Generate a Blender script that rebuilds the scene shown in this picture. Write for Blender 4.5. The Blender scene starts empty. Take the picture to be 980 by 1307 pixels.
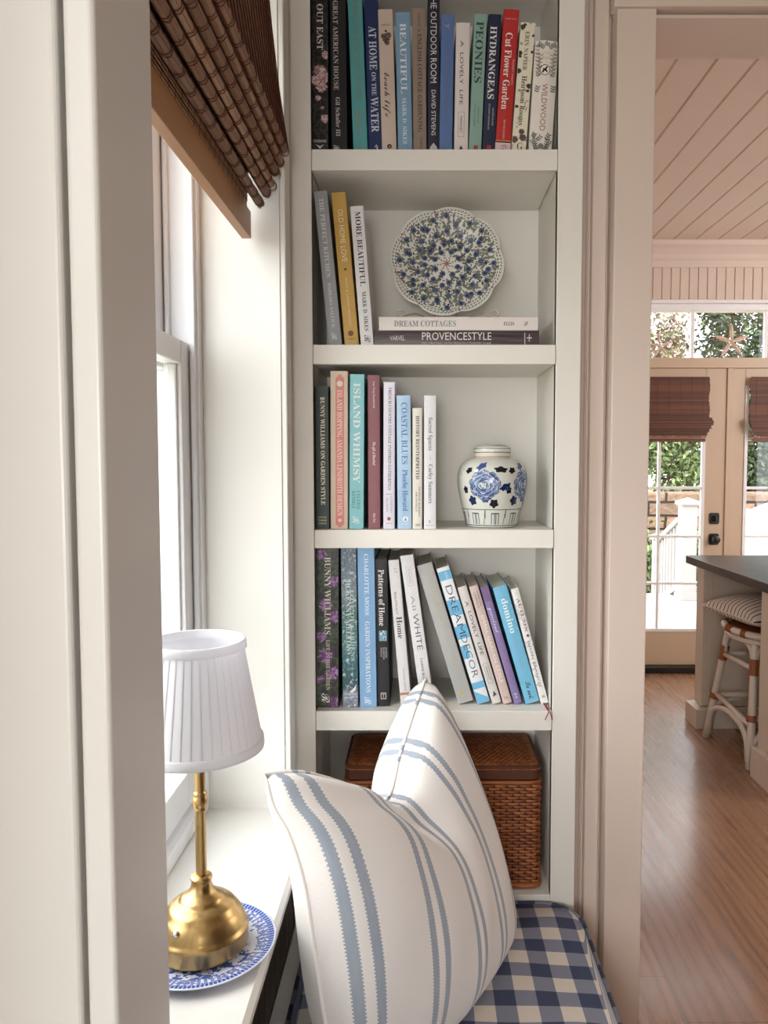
import bpy, math, random
from mathutils import Matrix, Vector
random.seed(7)
S = bpy.context.scene
COL = S.collection
PI = math.pi

# ------------------------------------------------------------------ camera
F, CX, CY = 981.0, 535.0, 648.3
PITCH = math.radians(3.4)
ZC = 1.42
cam_data = bpy.data.cameras.new('camera')
cam_data.sensor_fit = 'AUTO'; cam_data.sensor_width = 36
cam_data.lens = F / 1307 * 36
cam_data.shift_x = -(CX - 490) / 1307
cam_data.shift_y = (CY - 653.5) / 1307
cam_data.clip_start = 0.02
cam = bpy.data.objects.new('camera', cam_data); COL.objects.link(cam)
cam.location = (0, 0, ZC); cam.rotation_euler = (PI/2 - PITCH, 0, 0)
S.camera = cam
CP, SP = math.cos(PITCH), math.sin(PITCH)
def ray(px, py):
    a, b = (px-CX)/F, -(py-CY)/F
    return Vector((a, CP + b*SP, -SP + b*CP))
def at(px, py, Y):
    d = ray(px, py); t = Y/d.y
    return Vector((t*d.x, Y, ZC + t*d.z))
def on_z(px, py, z):
    d = ray(px, py); t = (z-ZC)/d.z
    return Vector((t*d.x, t*d.y, z))

# ------------------------------------------------------------------ materials
def lin(c):
    return tuple(((v/255)/12.92 if v/255 <= .04045 else ((v/255+.055)/1.055)**2.4) for v in c) + (1,)
MATS = {}
class NT:
    def __init__(s, m): s.t = m.node_tree; s.n = s.t.nodes; s.l = s.t.links
    def new(s, ty, **kw):
        n = s.n.new(ty)
        for k, v in kw.items(): setattr(n, k, v)
        return n
    def put(s, sock, v):
        if hasattr(v, 'is_output'): s.l.new(v, sock)
        else: sock.default_value = v
    def math(s, op, a, b=0.0, c=0.0):
        n = s.new('ShaderNodeMath', operation=op)
        for i, v in enumerate((a, b, c)): s.put(n.inputs[i], v)
        return n.outputs[0]
    def mix(s, f, a, b, mode='MIX'):
        n = s.new('ShaderNodeMix', data_type='RGBA', blend_type=mode)
        s.put(n.inputs[0], f); s.put(n.inputs[6], a); s.put(n.inputs[7], b)
        return n.outputs[2]
    def noise(s, vec, scale, detail=3, rough=.5):
        n = s.new('ShaderNodeTexNoise'); n.inputs['Scale'].default_value = scale
        n.inputs['Detail'].default_value = detail; n.inputs['Roughness'].default_value = rough
        if vec is not None: s.l.new(vec, n.inputs['Vector'])
        return n.outputs[0]
    def voro(s, vec, scale, feature='F1', out='Distance'):
        n = s.new('ShaderNodeTexVoronoi', feature=feature); n.inputs['Scale'].default_value = scale
        if vec is not None: s.l.new(vec, n.inputs['Vector'])
        return n.outputs[out]
    def ramp(s, f, stops):
        n = s.new('ShaderNodeValToRGB'); e = n.color_ramp.elements
        while len(e) < len(stops): e.new(.5)
        for i, (p, c) in enumerate(stops):
            e[i].position = p; e[i].color = c if len(c) == 4 else lin(c)
        s.put(n.inputs[0], f)
        return n.outputs[0]
    def scale(s, vec, sc):
        n = s.new('ShaderNodeMapping'); n.inputs['Scale'].default_value = sc
        s.l.new(vec, n.inputs[0]); return n.outputs[0]
    def sep(s, vec):
        n = s.new('ShaderNodeSeparateXYZ'); s.l.new(vec, n.inputs[0]); return n.outputs
    def obj(s): return s.new('ShaderNodeTexCoord').outputs['Object']
    def uv(s): return s.new('ShaderNodeTexCoord').outputs['UV']
    def bump(s, h, strength=.3, dist=.002):
        n = s.new('ShaderNodeBump'); n.inputs['Strength'].default_value = strength
        n.inputs['Distance'].default_value = dist; s.put(n.inputs['Height'], h)
        s.l.new(n.outputs[0], s.b.inputs['Normal'])
def mat(name, col=(200,200,200), rough=.5, metal=0.0, var=.04, vscale=14, spec=None):
    if name in MATS: return MATS[name], None
    m = bpy.data.materials.new(name); m.use_nodes = True
    t = NT(m); t.b = t.n['Principled BSDF']
    c = lin(col)
    if var > 0:
        f = t.noise(t.obj(), vscale)
        lo = tuple(v*(1-var) for v in c[:3]) + (1,); hi = tuple(min(1, v*(1+var)) for v in c[:3]) + (1,)
        t.l.new(t.mix(f, lo, hi), t.b.inputs['Base Color'])
    else: t.b.inputs['Base Color'].default_value = c
    t.b.inputs['Roughness'].default_value = rough; t.b.inputs['Metallic'].default_value = metal
    if spec is not None: t.b.inputs['Specular IOR Level'].default_value = spec
    MATS[name] = m
    return m, t
def M(name, *a, **k): return mat(name, *a, **k)[0]

CREAM = M('cream_paint', (236,234,228), .42, var=.015, vscale=6)
CASE = M('bookcase_paint', (233,229,220), .4, var=.015, vscale=6)
KWALL = M('kitchen_paint', (220,202,189), .5, var=.02, vscale=3)
VINYL = M('white_vinyl', (240,241,243), .35, var=.01)
TAUPE = M('satin_trim_paint', (212,208,201), .35, var=.02, vscale=4)
DOORP = M('door_paint', (202,178,153), .4, var=.015)
ISLP = M('island_paint', (214,204,190), .45, var=.02)
BLACK = M('black_iron', (18,17,17), .35, var=.1)
PAGES, t = mat('page_paper', (226,220,206), .8, var=0)
if t:
    sx = t.sep(t.obj())
    f = t.noise(t.scale(t.obj(), (900,3,3)), 1.0, 2)
    t.l.new(t.mix(f, lin((190,183,168)), lin((236,231,218))), t.b.inputs['Base Color'])
BRASS, t = mat('aged_brass', (190,150,84), .28, 1.0, var=0)
f = t.noise(t.scale(t.obj(), (60,60,9)), 2.0, 4)
t.l.new(t.mix(f, lin((170,138,86)), lin((208,178,124))), t.b.inputs['Base Color'])
t.l.new(t.math('MULTIPLY_ADD', f, .22, .24), t.b.inputs['Roughness'])
CHROME = M('chrome', (225,225,225), .12, 1.0, var=0)
SHADEW, t = mat('pleated_cotton', (240,240,244), .8, var=0)
tr = t.new('ShaderNodeBsdfTranslucent'); tr.inputs[0].default_value = lin((240,240,244))
mx = t.new('ShaderNodeMixShader'); mx.inputs[0].default_value = .35
t.l.new(t.b.outputs[0], mx.inputs[1]); t.l.new(tr.outputs[0], mx.inputs[2])
t.l.new(mx.outputs[0], t.n['Material Output'].inputs[0])
GLASS, t = mat('window_glass', var=0)
tp = t.new('ShaderNodeBsdfTransparent'); gl = t.new('ShaderNodeBsdfGlossy'); gl.inputs['Roughness'].default_value = .02
mx = t.new('ShaderNodeMixShader'); mx.inputs[0].default_value = .03
t.l.new(tp.outputs[0], mx.inputs[1]); t.l.new(gl.outputs[0], mx.inputs[2])
t.l.new(mx.outputs[0], t.n['Material Output'].inputs[0])

# oak planks running along Y
OAK, t = mat('oak_planks', (176,138,110), .38, var=0)
v = t.obj(); x, y, z = t.sep(v)[0:3]
pw = .17
pid = t.math('FLOOR', t.math('DIVIDE', x, pw)); fx = t.math('FRACT', t.math('DIVIDE', x, pw))
wn = t.new('ShaderNodeTexWhiteNoise', noise_dimensions='1D'); t.l.new(pid, wn.inputs['W'])
yo = t.math('ADD', y, t.math('MULTIPLY', wn.outputs['Value'], 7.0))
ln = t.math('FRACT', t.math('DIVIDE', yo, 1.9))
cv = t.new('ShaderNodeCombineXYZ'); t.l.new(t.math('ADD', x, t.math('MULTIPLY', wn.outputs['Value'], 3)), cv.inputs[0]); t.l.new(yo, cv.inputs[1])
g1 = t.noise(t.scale(cv.outputs[0], (22,1.4,1)), 1.0, 5, .6)
wv = t.new('ShaderNodeTexWave', wave_type='BANDS', bands_direction='X'); wv.inputs['Scale'].default_value = 4; wv.inputs['Distortion'].default_value = 14; wv.inputs['Detail'].default_value = 3; wv.inputs['Detail Scale'].default_value = .8
t.l.new(t.scale(cv.outputs[0], (2.2,.16,1)), wv.inputs['Vector'])
pore = t.noise(t.scale(cv.outputs[0], (420,9,1)), 1.0, 2, .7)
c0 = t.mix(wn.outputs['Value'], lin((158,118,90)), lin((178,138,108)))
c1 = t.mix(t.math('MULTIPLY', g1, .55), c0, lin((134,96,70)))
c2 = t.mix(t.math('MULTIPLY', t.math('POWER', wv.outputs['Fac'], 3.0), t.math('MULTIPLY', pore, .8)), c1, lin((80,54,38)))
gap = t.math('MAXIMUM', t.math('LESS_THAN', fx, .014), t.math('LESS_THAN', ln, .0016))
t.l.new(t.mix(t.math('MULTIPLY', gap, .6), c2, lin((70,46,32))), t.b.inputs['Base Color'])
t.l.new(t.math('MULTIPLY_ADD', g1, .2, .17), t.b.inputs['Roughness'])
t.b.inputs['Coat Weight'].default_value = .5; t.b.inputs['Coat Roughness'].default_value = .16
t.bump(t.math('SUBTRACT', pore, t.math('MULTIPLY', gap, 2.0)), .12, .002)

def wood(name, a, b, sc=(8,1,40), rough=.4):
    m, t = mat(name, a, rough, var=0)
    if t is None: return m
    f = t.noise(t.scale(t.obj(), sc), 3.0, 5, .6)
    t.l.new(t.mix(f, lin(a), lin(b)), t.b.inputs['Base Color']); return m
BARW = wood('honey_wood', (172,124,76), (150,104,60), (40,2,40))
REEDS = [wood('bamboo_reed_%d' % i, a, b, (60,5,60), .5) for i, (a, b) in enumerate((((172,134,100),(140,104,76)), ((156,116,86),(124,90,66)), ((134,96,70),(100,70,52))))]
DREEDS = [wood('dark_reed_%d' % i, a, b, (5,60,60), .55) for i, (a, b) in enumerate((((104,56,32),(76,38,20)), ((90,46,26),(66,32,16)), ((120,68,40),(92,48,26))))]
THREAD = M('brown_thread', (88,48,32), .8, var=.1)
STONE_TOP, t = mat('black_soapstone', (44,42,43), .3, var=0)
f = t.noise(t.obj(), 5, 6, .65); t.l.new(t.ramp(f, [(.3,(26,25,26)),(.55,(48,46,47)),(.75,(74,71,70))]), t.b.inputs['Base Color'])
RATTAN = [M('rattan_%d' % i, c, .45, var=.25, vscale=60) for i, c in enumerate(((166,98,54),(148,84,44),(128,70,36)))]
RDARK = M('rattan_core', (84,44,22), .7, var=.2)
BAMBOOW = M('painted_bamboo', (214,206,196), .4, var=.04)
BIND = M('rattan_binding', (150,88,50), .5, var=.25, vscale=90)

# pillow cloth: UV striped linen
CLOTH, t = mat('striped_linen', (228,224,220), .9, var=0)
uv = t.uv(); u, w = t.sep(uv)[0:2]
fr = t.math('FRACT', t.math('MULTIPLY', u, 5.0))
d = t.math('ABSOLUTE', t.math('SUBTRACT', fr, .5))
dd = t.math('ABSOLUTE', t.math('SUBTRACT', d, .107))
dash = t.math('GREATER_THAN', t.math('FRACT', t.math('MULTIPLY', w, 85.0)), .5)
band = t.math('LESS_THAN', dd, .046)
edge = t.math('MULTIPLY', t.math('LESS_THAN', dd, .057), dash)
st = t.math('MAXIMUM', band, edge)
tw = t.math('FRACT', t.math('ADD', t.math('MULTIPLY', u, 230.0), t.math('MULTIPLY', w, 230.0)))
twl = t.math('MULTIPLY', t.math('LESS_THAN', tw, .45), .28)
nz = t.noise(t.scale(uv, (300,300,1)), 1.0, 2)
base = t.mix(nz, lin((226,220,215)), lin((240,236,231)))
blue = t.mix(t.noise(t.scale(uv, (120,12,1)), 1.0, 3), lin((132,142,158)), lin((158,166,178)))
bl2 = t.mix(twl, blue, lin((214,216,218)))
t.l.new(t.mix(st, base, bl2), t.b.inputs['Base Color'])
t.bump(t.math('ADD', t.math('MULTIPLY', tw, .6), nz), .25, .0012)
t.b.inputs['Sheen Weight'].default_value = .2
# gingham
GING, t = mat('gingham_check', (150,150,160), .9, var=0)
uv = t.uv(); u, w = t.sep(uv)[0:2]
cu = t.math('LESS_THAN', t.math('FRACT', t.math('ADD', t.math('DIVIDE', u, .076), .28)), .5)
cw = t.math('LESS_THAN', t.math('FRACT', t.math('ADD', t.math('DIVIDE', w, .076), .1)), .5)
sm = t.math('ADD', cu, cw)
tw = t.math('FRACT', t.math('ADD', t.math('MULTIPLY', u, 420.0), t.math('MULTIPLY', w, 420.0)))
midc = t.mix(t.math('LESS_THAN', tw, .5), lin((104,110,132)), lin((140,140,150)))
c1 = t.mix(t.math('GREATER_THAN', sm, .5), lin((206,196,184)), midc)
t.l.new(t.mix(t.math('GREATER_THAN', sm, 1.5), c1, lin((56,64,90))), t.b.inputs['Base Color'])
t.bump(t.noise(t.scale(uv, (500,500,1)), 1.0, 2), .3, .001)
# stool cushion stripes
STRP, t = mat('pinstripe_cotton', (228,220,212), .9, var=0)
u, w = t.sep(t.uv())[0:2]
ln_ = t.math('LESS_THAN', t.math('FRACT', t.math('MULTIPLY', u, 15.0)), .2)
t.l.new(t.mix(ln_, lin((226,216,208)), lin((58,54,58))), t.b.inputs['Base Color'])
# transferware plate
TRANS, t = mat('blue_transferware', (220,225,240), .15, var=0)
v = t.obj(); x, y, z = t.sep(v)[0:3]
r = t.math('SQRT', t.math('ADD', t.math('MULTIPLY', x, x), t.math('MULTIPLY', y, y)))
an = t.math('ARCTAN2', y, x)
ribs = t.math('GREATER_THAN', t.math('SINE', t.math('MULTIPLY', an, 64.0)), -.1)
dots = t.math('MULTIPLY', t.math('GREATER_THAN', t.math('SINE', t.math('MULTIPLY', an, 110.0)), -.5), 1.0)
vo = t.voro(v, 110); nz = t.noise(v, 75, 4, .6)
inner = t.math('GREATER_THAN', nz, .5)
mot = t.math('GREATER_THAN', vo, .42)
rim = t.math('GREATER_THAN', r, .094); mid = t.math('GREATER_THAN', r, .078)
pat = t.mix(mid, t.math('MULTIPLY', inner, .95), t.math('MAXIMUM', t.math('MULTIPLY', ribs, .7), t.math('MULTIPLY', t.math('GREATER_THAN', t.noise(v, 260, 2), .52), .85)))
pat = t.mix(rim, pat, t.math('MULTIPLY_ADD', dots, .5, .5))
pat = t.mix(t.math('GREATER_THAN', r, .1015), pat, (0,0,0,1))
t.l.new(t.mix(pat, lin((226,232,246)), lin((58,88,166))), t.b.inputs['Base Color'])
CER = M('white_glaze', (232,230,224), .12, var=.02)
JARG = M('celadon_glaze', (216,216,206), .1, var=.02)
COB = [M('cobalt_%d' % i, c, .15, var=.15, vscale=200) for i, c in enumerate(((30,44,86),(66,90,140),(128,152,192),(212,220,232),(22,26,38),(40,70,96)))]
PLP = [M('plate_paint_%d' % i, c, .2, var=.1) for i, c in enumerate(((92,106,136),(40,46,66),(126,130,116),(150,92,88),(96,92,82)))]
LID_EDGE = M('unglazed_rim', (226,206,188), .5, var=.05)
RIB = M('red_ribbon', (150,60,62), .6, var=.1)
# floral / photo spines
def spine_mat(name, stops, sc=55, sc2=None, rough=.4):
    m, t = mat(name, (100,100,100), rough, var=0)
    v = t.obj()
    if sc2: v = t.scale(v, sc2)
    n = t.new('ShaderNodeTexNoise'); n.inputs['Scale'].default_value = sc*.8; t.l.new(v, n.inputs['Vector'])
    vm = t.new('ShaderNodeVectorMath', operation='MULTIPLY_ADD')
    t.l.new(n.outputs['Color'], vm.inputs[0]); vm.inputs[1].default_value = (.02,.02,.02); t.l.new(v, vm.inputs[2])
    f = t.math('ADD', t.math('MULTIPLY', t.voro(vm.outputs[0], sc), .6), t.math('MULTIPLY', t.noise(vm.outputs[0], sc*2.4, 4), .5))
    t.l.new(t.ramp(f, stops), t.b.inputs['Base Color']); return m
BLKFLOR = spine_mat('dark_rose_jacket', [(.2,(8,8,9)),(.5,(14,14,15)),(.58,(60,56,54)),(.66,(22,22,22)),(.8,(12,12,12))], 70)
LILAC = spine_mat('lilac_jacket', [(.3,(64,44,66)),(.42,(40,28,42)),(.55,(46,58,40)),(.64,(74,92,60)),(.75,(34,42,30))], 70)
LAKE, t = mat('lake_photo_jacket', (120,150,160), .4, var=0)
v = t.obj(); x, y, z = t.sep(v)[0:3]
g_ = t.ramp(t.math('DIVIDE', z, .345), [(.0,(150,150,176)),(.09,(176,180,200)),(.13,(60,96,104)),(.3,(70,128,134)),(.45,(110,160,156)),(.6,(96,134,132)),(.75,(150,164,176)),(1,(120,136,150))])
f = t.noise(t.scale(v, (1,1,.55)), 330, 3, .6); f2 = t.noise(v, 120, 3)
g_ = t.mix(t.ramp(f, [(.42,(0,0,0)),(.62,(255,255,255))]), t.mix(.55, g_, (.02,.05,.06,1)), g_)
t.l.new(t.mix(t.ramp(f2, [(.55,(0,0,0)),(.68,(255,255,255))]), g_, lin((206,218,222))), t.b.inputs['Base Color'])
COAST = spine_mat('blue_wash_jacket', [(.2,(150,186,218)),(.5,(172,204,230)),(.8,(190,216,238))], 26, (1,1,.4))
AUTJ = spine_mat('cream_vine_jacket', [(.2,(236,234,232)),(.68,(230,228,226)),(.76,(160,160,164)),(.82,(236,234,232))], 110)
HEIR = spine_mat('cream_garden_jacket', [(.1,(234,228,206)),(.7,(232,226,204)),(.8,(120,120,90)),(.88,(232,226,204))], 60)

# ------------------------------------------------------------------ mesh builder
class MB:
    def __init__(s): s.v = []; s.f = []; s.m = []; s.uv = {}
    def add(s, vs, fs, m=0):
        o = len(s.v); s.v += [Vector(p) for p in vs]
        for f in fs: s.f.append(tuple(i+o for i in f)); s.m.append(m)
        return o
    def box(s, x0, x1, y0, y1, z0, z1, m=0):
        s.add([(x0,y0,z0),(x1,y0,z0),(x1,y1,z0),(x0,y1,z0),(x0,y0,z1),(x1,y0,z1),(x1,y1,z1),(x0,y1,z1)],
              [(3,2,1,0),(4,5,6,7),(0,1,5,4),(1,2,6,5),(2,3,7,6),(3,0,4,7)], m); return s
    def extr(s, poly, fn, a, b, m=0):
        n = len(poly)
        s.add([fn(p, a) for p in poly] + [fn(p, b) for p in poly],
              [tuple(range(n))[::-1], tuple(range(n, 2*n))] + [(i, (i+1) % n, n+(i+1) % n, n+i) for i in range(n)], m); return s
    def poly(s, pts, m=0): s.add(pts, [tuple(range(len(pts)))], m); return s
    def lathe(s, prof, c=(0,0,0), n=40, m=0, rf=None, cap0=False, cap1=False):
        vs = []
        for r, z in prof:
            for i in range(n):
                a = 2*PI*i/n; rr = r if rf is None else rf(r, z, a)
                vs.append((c[0]+rr*math.cos(a), c[1]+rr*math.sin(a), c[2]+z))
        fs = [(j*n+i, j*n+(i+1) % n, (j+1)*n+(i+1) % n, (j+1)*n+i) for j in range(len(prof)-1) for i in range(n)]
        if cap0: fs.append(tuple(range(n))[::-1])
        if cap1: fs.append(tuple(range((len(prof)-1)*n, len(prof)*n)))
        s.add(vs, fs, m); return s
    def tube(s, pts, r, n=8, m=0, closed=False):
        pts = [Vector(p) for p in pts]; k = len(pts); vs = []
        ref = None
        for i, p in enumerate(pts):
            a = pts[(i-1) % k] if (closed or i > 0) else p; b = pts[(i+1) % k] if (closed or i < k-1) else p
            t = (b-a).normalized()
            if ref is None:
                ref = t.orthogonal().normalized()
            ref = (ref - t*ref.dot(t)).normalized()
            bi = t.cross(ref); rr = r[i] if isinstance(r, (list, tuple)) else r
            for j in range(n):
                an = 2*PI*j/n; vs.append(p + (ref*math.cos(an)+bi*math.sin(an))*rr)
        fs = []
        for i in range(k if closed else k-1):
            q = (i+1) % k
            for j in range(n): fs.append((i*n+j, i*n+(j+1) % n, q*n+(j+1) % n, q*n+j))
        if not closed: fs += [tuple(range(n))[::-1], tuple(range((k-1)*n, k*n))]
        s.add(vs, fs, m); return s
    def grid(s, fn, nu, nv, m=0, closeu=False, uvf=None):
        o = len(s.v); cu = nu if closeu else nu+1
        for j in range(nv+1):
            for i in range(cu):
                s.v.append(Vector(fn(i/nu, j/nv)))
                if uvf: s.uv[len(s.v)-1] = uvf(i/nu, j/nv)
        for j in range(nv):
            for i in range(nu):
                a = o+j*cu+i; b = o+j*cu+(i+1) % cu
                s.f.append((a, b, b+cu, a+cu)); s.m.append(m)
        return s
    def build(s, name, mats, parent=None, world=False, smooth=False, bevel=0, kind=None, subsurf=0, seg=2, angle=None):
        me = bpy.data.meshes.new(name)
        vs = s.v
        if parent is not None and world:
            inv = WM[parent.name].inverted(); vs = [inv @ p for p in vs]
        me.from_pydata([tuple(p) for p in vs], [], s.f)
        if not isinstance(mats, (list, tuple)): mats = [mats]
        for m in mats: me.materials.append(m)
        me.polygons.foreach_set('material_index', s.m)
        if s.uv:
            l = me.uv_layers.new(name='UVMap')
            for lp in me.loops:
                if lp.vertex_index in s.uv: l.data[lp.index].uv = s.uv[lp.vertex_index]
        if smooth: me.polygons.foreach_set('use_smooth', [True]*len(me.polygons))
        if smooth and angle is not None: me.set_sharp_from_angle(angle=math.radians(angle))
        me.validate(); me.update()
        o = bpy.data.objects.new(name, me); COL.objects.link(o)
        if parent is not None:
            o.parent = parent; WM[o.name] = WM[parent.name]
        else: WM[o.name] = Matrix()
        if bevel:
            b = o.modifiers.new('bevel', 'BEVEL'); b.width = bevel; b.segments = seg; b.limit_method = 'ANGLE'; b.angle_limit = math.radians(40)
        if subsurf:
            b = o.modifiers.new('sub', 'SUBSURF'); b.levels = subsurf; b.render_levels = subsurf
        if kind: o['kind'] = kind
        return o
WM = {}
def tag(o, label, cat, group=None, kind=None):
    o['label'] = label; o['category'] = cat
    if group: o['group'] = group
    if kind: o['kind'] = kind
    return o
def root(name, loc, label=None, cat=None, group=None, ry=0, rz=0, kind=None, rx=0):
    o = bpy.data.objects.new(name, None); COL.objects.link(o)
    o.empty_display_size = .02
    o.location = loc; o.rotation_euler = (rx, ry, rz)
    WM[o.name] = Matrix.Translation(loc) @ o.rotation_euler.to_matrix().to_4x4()
    if label: tag(o, label, cat, group)
    if kind: o['kind'] = kind
    return o

# lettering
def conv(s, b, l): return ''.join(chr(b+ord(c)-65) if 'A' <= c <= 'Z' else chr(l+ord(c)-97) if 'a' <= c <= 'z' else c for c in s)
STY = {'sans': lambda s: s, 'serif': lambda s: conv(s, 0x1D400, 0x1D41A), 'script': lambda s: conv(s, 0x1D4D0, 0x1D4EA), 'ital': lambda s: conv(s, 0x1D468, 0x1D482)}
INK = {}
def ink(c):
    if c not in INK: INK[c] = M('ink_%d_%d_%d' % c, c, .5, var=.03)
    return INK[c]
def lettering(s, style, parent, origin, xdir, ydir, length, height, col, name='title_lettering', thin=0.0):
    cu = bpy.data.curves.new('tmp', 'FONT'); cu.body = STY[style](s); cu.resolution_u = 2
    if thin: cu.offset = thin
    ob = bpy.data.objects.new('tmp', cu)
    me = bpy.data.meshes.new_from_object(ob)
    bpy.data.objects.remove(ob); bpy.data.curves.remove(cu)
    if not len(me.vertices): return None
    xs = [v.co.x for v in me.vertices]; x0, x1 = min(xs), max(xs)
    cap = .69
    xd, yd, og = Vector(xdir), Vector(ydir), Vector(origin)
    for v in me.vertices:
        v.co = og + xd*((v.co.x-x0)/(x1-x0)*length) + yd*(v.co.y/cap*height)
    me.materials.clear(); me.materials.append(ink(col)); me.name = name; me.update()
    o = bpy.data.objects.new(name, me); COL.objects.link(o); o.parent = parent; WM[o.name] = WM[parent.name]
    return o
exec_parts = []

# ------------------------------------------------------------------ room shell
XW = -.272          # room face of the window wall
YB = 1.63           # face of the bookcase
YK = 5.15           # far kitchen wall
SILL = .72
XL, XR = -.2235, .2865
S_TOP = [2.065, 1.666, 1.277, .885, .4746]
S_BOT = [2.0225, 1.6255, 1.2375, .842, .43]
HEADZ = 2.342

def structure(mb, name, m, **k): return mb.build(name, m, kind='structure', **k)
structure(MB().box(-.9, 5.2, -2.6, YK+.2, -.06, 0), 'floor', OAK)
b = MB().box(-.65, 3.6, -2.6, 1.66, 2.72, 2.80); structure(b, 'ceiling', M('ceiling_paint', (176,160,144), .6, var=.02))
# kitchen ceiling: boards along Y with V grooves
b = MB(); pw = .1445; n = 38; x0 = .2
prof = []
for i in range(n):
    x = x0+i*pw; prof += [(x, 2.868), (x+.006, 2.86), (x+pw-.006, 2.86)]
prof.append((x0+n*pw, 2.868))
b.add([(x, 1.80, z) for x, z in prof] + [(x, YK+.2, z) for x, z in prof] + [(x0, 1.80, 2.93), (x0+n*pw, 1.80, 2.93), (x0+n*pw, YK+.2, 2.93), (x0, YK+.2, 2.93)],
      [(i, i+1, len(prof)+i+1, len(prof)+i) for i in range(len(prof)-1)] + [(2*len(prof), 2*len(prof)+1, 2*len(prof)+2, 2*len(prof)+3)])
structure(b, 'ceiling_boards', KWALL)
# window wall: solid below sill, above heads, piers
b = MB()
b.box(-.62, XW-.012, -2.6, 1.90, 0, SILL-.03); b.box(-.62, XW, -2.6, 1.90, 2.46, 2.8)
b.box(-.62, XW, .705, .80, SILL-.03, 2.46); b.box(-.62, XW, 1.522, 1.90, SILL-.03, 2.46); b.box(-.62, XW, -2.6, -2.45, SILL-.03, 2.46); b.box(-.62, -.43, .40, .705, SILL-.03, 2.46)
structure(b, 'wall_left', CREAM)
UNDER = M('shade_tinted_panel', (104,88,76), .5, var=.05)  # shade under the sill, put into the panel's base colour
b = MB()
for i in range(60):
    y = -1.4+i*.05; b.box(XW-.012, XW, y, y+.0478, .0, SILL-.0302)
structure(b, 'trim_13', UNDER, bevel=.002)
# pier trim: slightly proud stile with a rounded groove on the camera side
b = MB()
def rrect(x0, x1, y0, y1, r=.003, n=4):
    p = []
    for cx, cy, a0 in ((x1-r, y0+r, -90), (x1-r, y1-r, 0), (x0+r, y1-r, 90), (x0+r, y0+r, 180)):
        for i in range(n+1):
            a = math.radians(a0+90*i/n); p.append((cx+r*math.cos(a), cy+r*math.sin(a)))
    return p
XY = lambda p, h: (p[0], p[1], h)
b.extr(rrect(-.2965, XW+.002, .660, .802, .005), XY, SILL, 2.46)
b.extr(rrect(-.4305, -.3045, .6665, .7048, .006), XY, SILL, 2.46)
structure(b, 'trim_1', TAUPE)
# wall between nook and kitchen
b = MB()
b.box(.335, .478, 1.69, 1.806, 0, HEADZ); b.box(.4055, 3.6, 1.66, 1.806, HEADZ, 2.90); b.box(.335, .4055, 1.69, 1.806, HEADZ, 2.90); b.box(2.6, 3.6, 1.66, 1.806, 0, HEADZ)
b.box(-.3, .335, 1.91, 1.96, 0, 2.9); b.box(.335, .375, 1.806, 1.96, 0, 2.9)
b.box(-.3, .335, 1.66, 1.91, 2.60, 2.9)
structure(b, 'wall_back', KWALL)
# door casing around the opening
b = MB()
b.extr([(.3405,1.6895),(.3405,1.684),(.357,1.684),(.359,1.679),(.3605,1.678),(.362,1.679),(.364,1.684),(.3665,1.684),(.368,1.670),(.370,1.668),(.397,1.668),(.399,1.670),(.3992,1.684),(.4055,1.684),(.4055,1.6895)], XY, 0, 2.60)
structure(b, 'trim_2', KWALL)
b = MB().box(.4065, .4872, 1.634, 1.8058, 0, HEADZ+.008); structure(b, 'trim_3', KWALL, bevel=.002)
b = MB().box(.398, 2.7, 1.628, 1.66, HEADZ+.0085, HEADZ+.05); b.box(.385, 2.7, 1.61, 1.66, HEADZ+.05, HEADZ+.075); b.box(.398, 2.7, 1.622, 1.66, HEADZ+.075, 2.5)
structure(b, 'trim_4', KWALL, bevel=.002)
b = MB().box(.4872, 2.6, 1.645, 1.806, HEADZ-.006, HEADZ); structure(b, 'trim_5', KWALL)
# the rest of the sitting room (behind and beside the camera)
RWALL = M('room_paint', (92,76,64), .6, var=.02, vscale=3)
b = MB(); b.box(3.6, 3.75, -2.6, 1.806, 0, 2.9); structure(b, 'wall_room_right', RWALL)
b = MB(); b.box(-.65, 3.75, -2.75, -2.6, 0, 2.9); structure(b, 'wall_room_back', RWALL)
# kitchen walls
b = MB()
b.box(1.0, 1.13, YK, YK+.16, 0, 2.95); b.box(.2, 1.0, YK, YK+.16, 0, 2.95); b.box(3.02, 5.2, YK, YK+.16, 0, 2.95); b.box(1.13, 3.02, YK, YK+.16, 2.465, 2.95)
structure(b, 'wall_far', KWALL)
b = MB(); b.box(.2, .335, 1.96, YK, 0, 2.95); structure(b, 'wall_kitchen_left', KWALL)
b = MB(); b.box(5.0, 5.2, 1.66, YK, 0, 1.0); b.box(5.0, 5.2, 1.66, YK, 2.4, 2.95); b.box(5.0, 5.2, 1.66, 2.6, 1.0, 2.4); b.box(5.0, 5.2, 3.9, YK, 1.0, 2.4)
structure(b, 'wall_right', KWALL)
# crown moulding + beadboard frieze on the far wall
b = MB()
YZ = lambda p, h: (h, YK-p[0], p[1])
b.extr([(0,2.70),(.012,2.70),(.016,2.715),(.02,2.74),(.03,2.755),(.035,2.78),(.055,2.81),(.075,2.83),(.08,2.86),(0,2.86)], YZ, .335, 5.0)
structure(b, 'trim_6', KWALL)
b = MB()
for i in range(40):
    x = 1.0+i*.06; b.box(x, x+.055, YK-.008, YK, 2.49, 2.70)
structure(b, 'trim_7', KWALL, bevel=.002)
b = MB().box(1.0, 3.1, YK-.03, YK-.0005, 2.465, 2.487); structure(b, 'trim_8', VINYL, bevel=.003)

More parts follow.
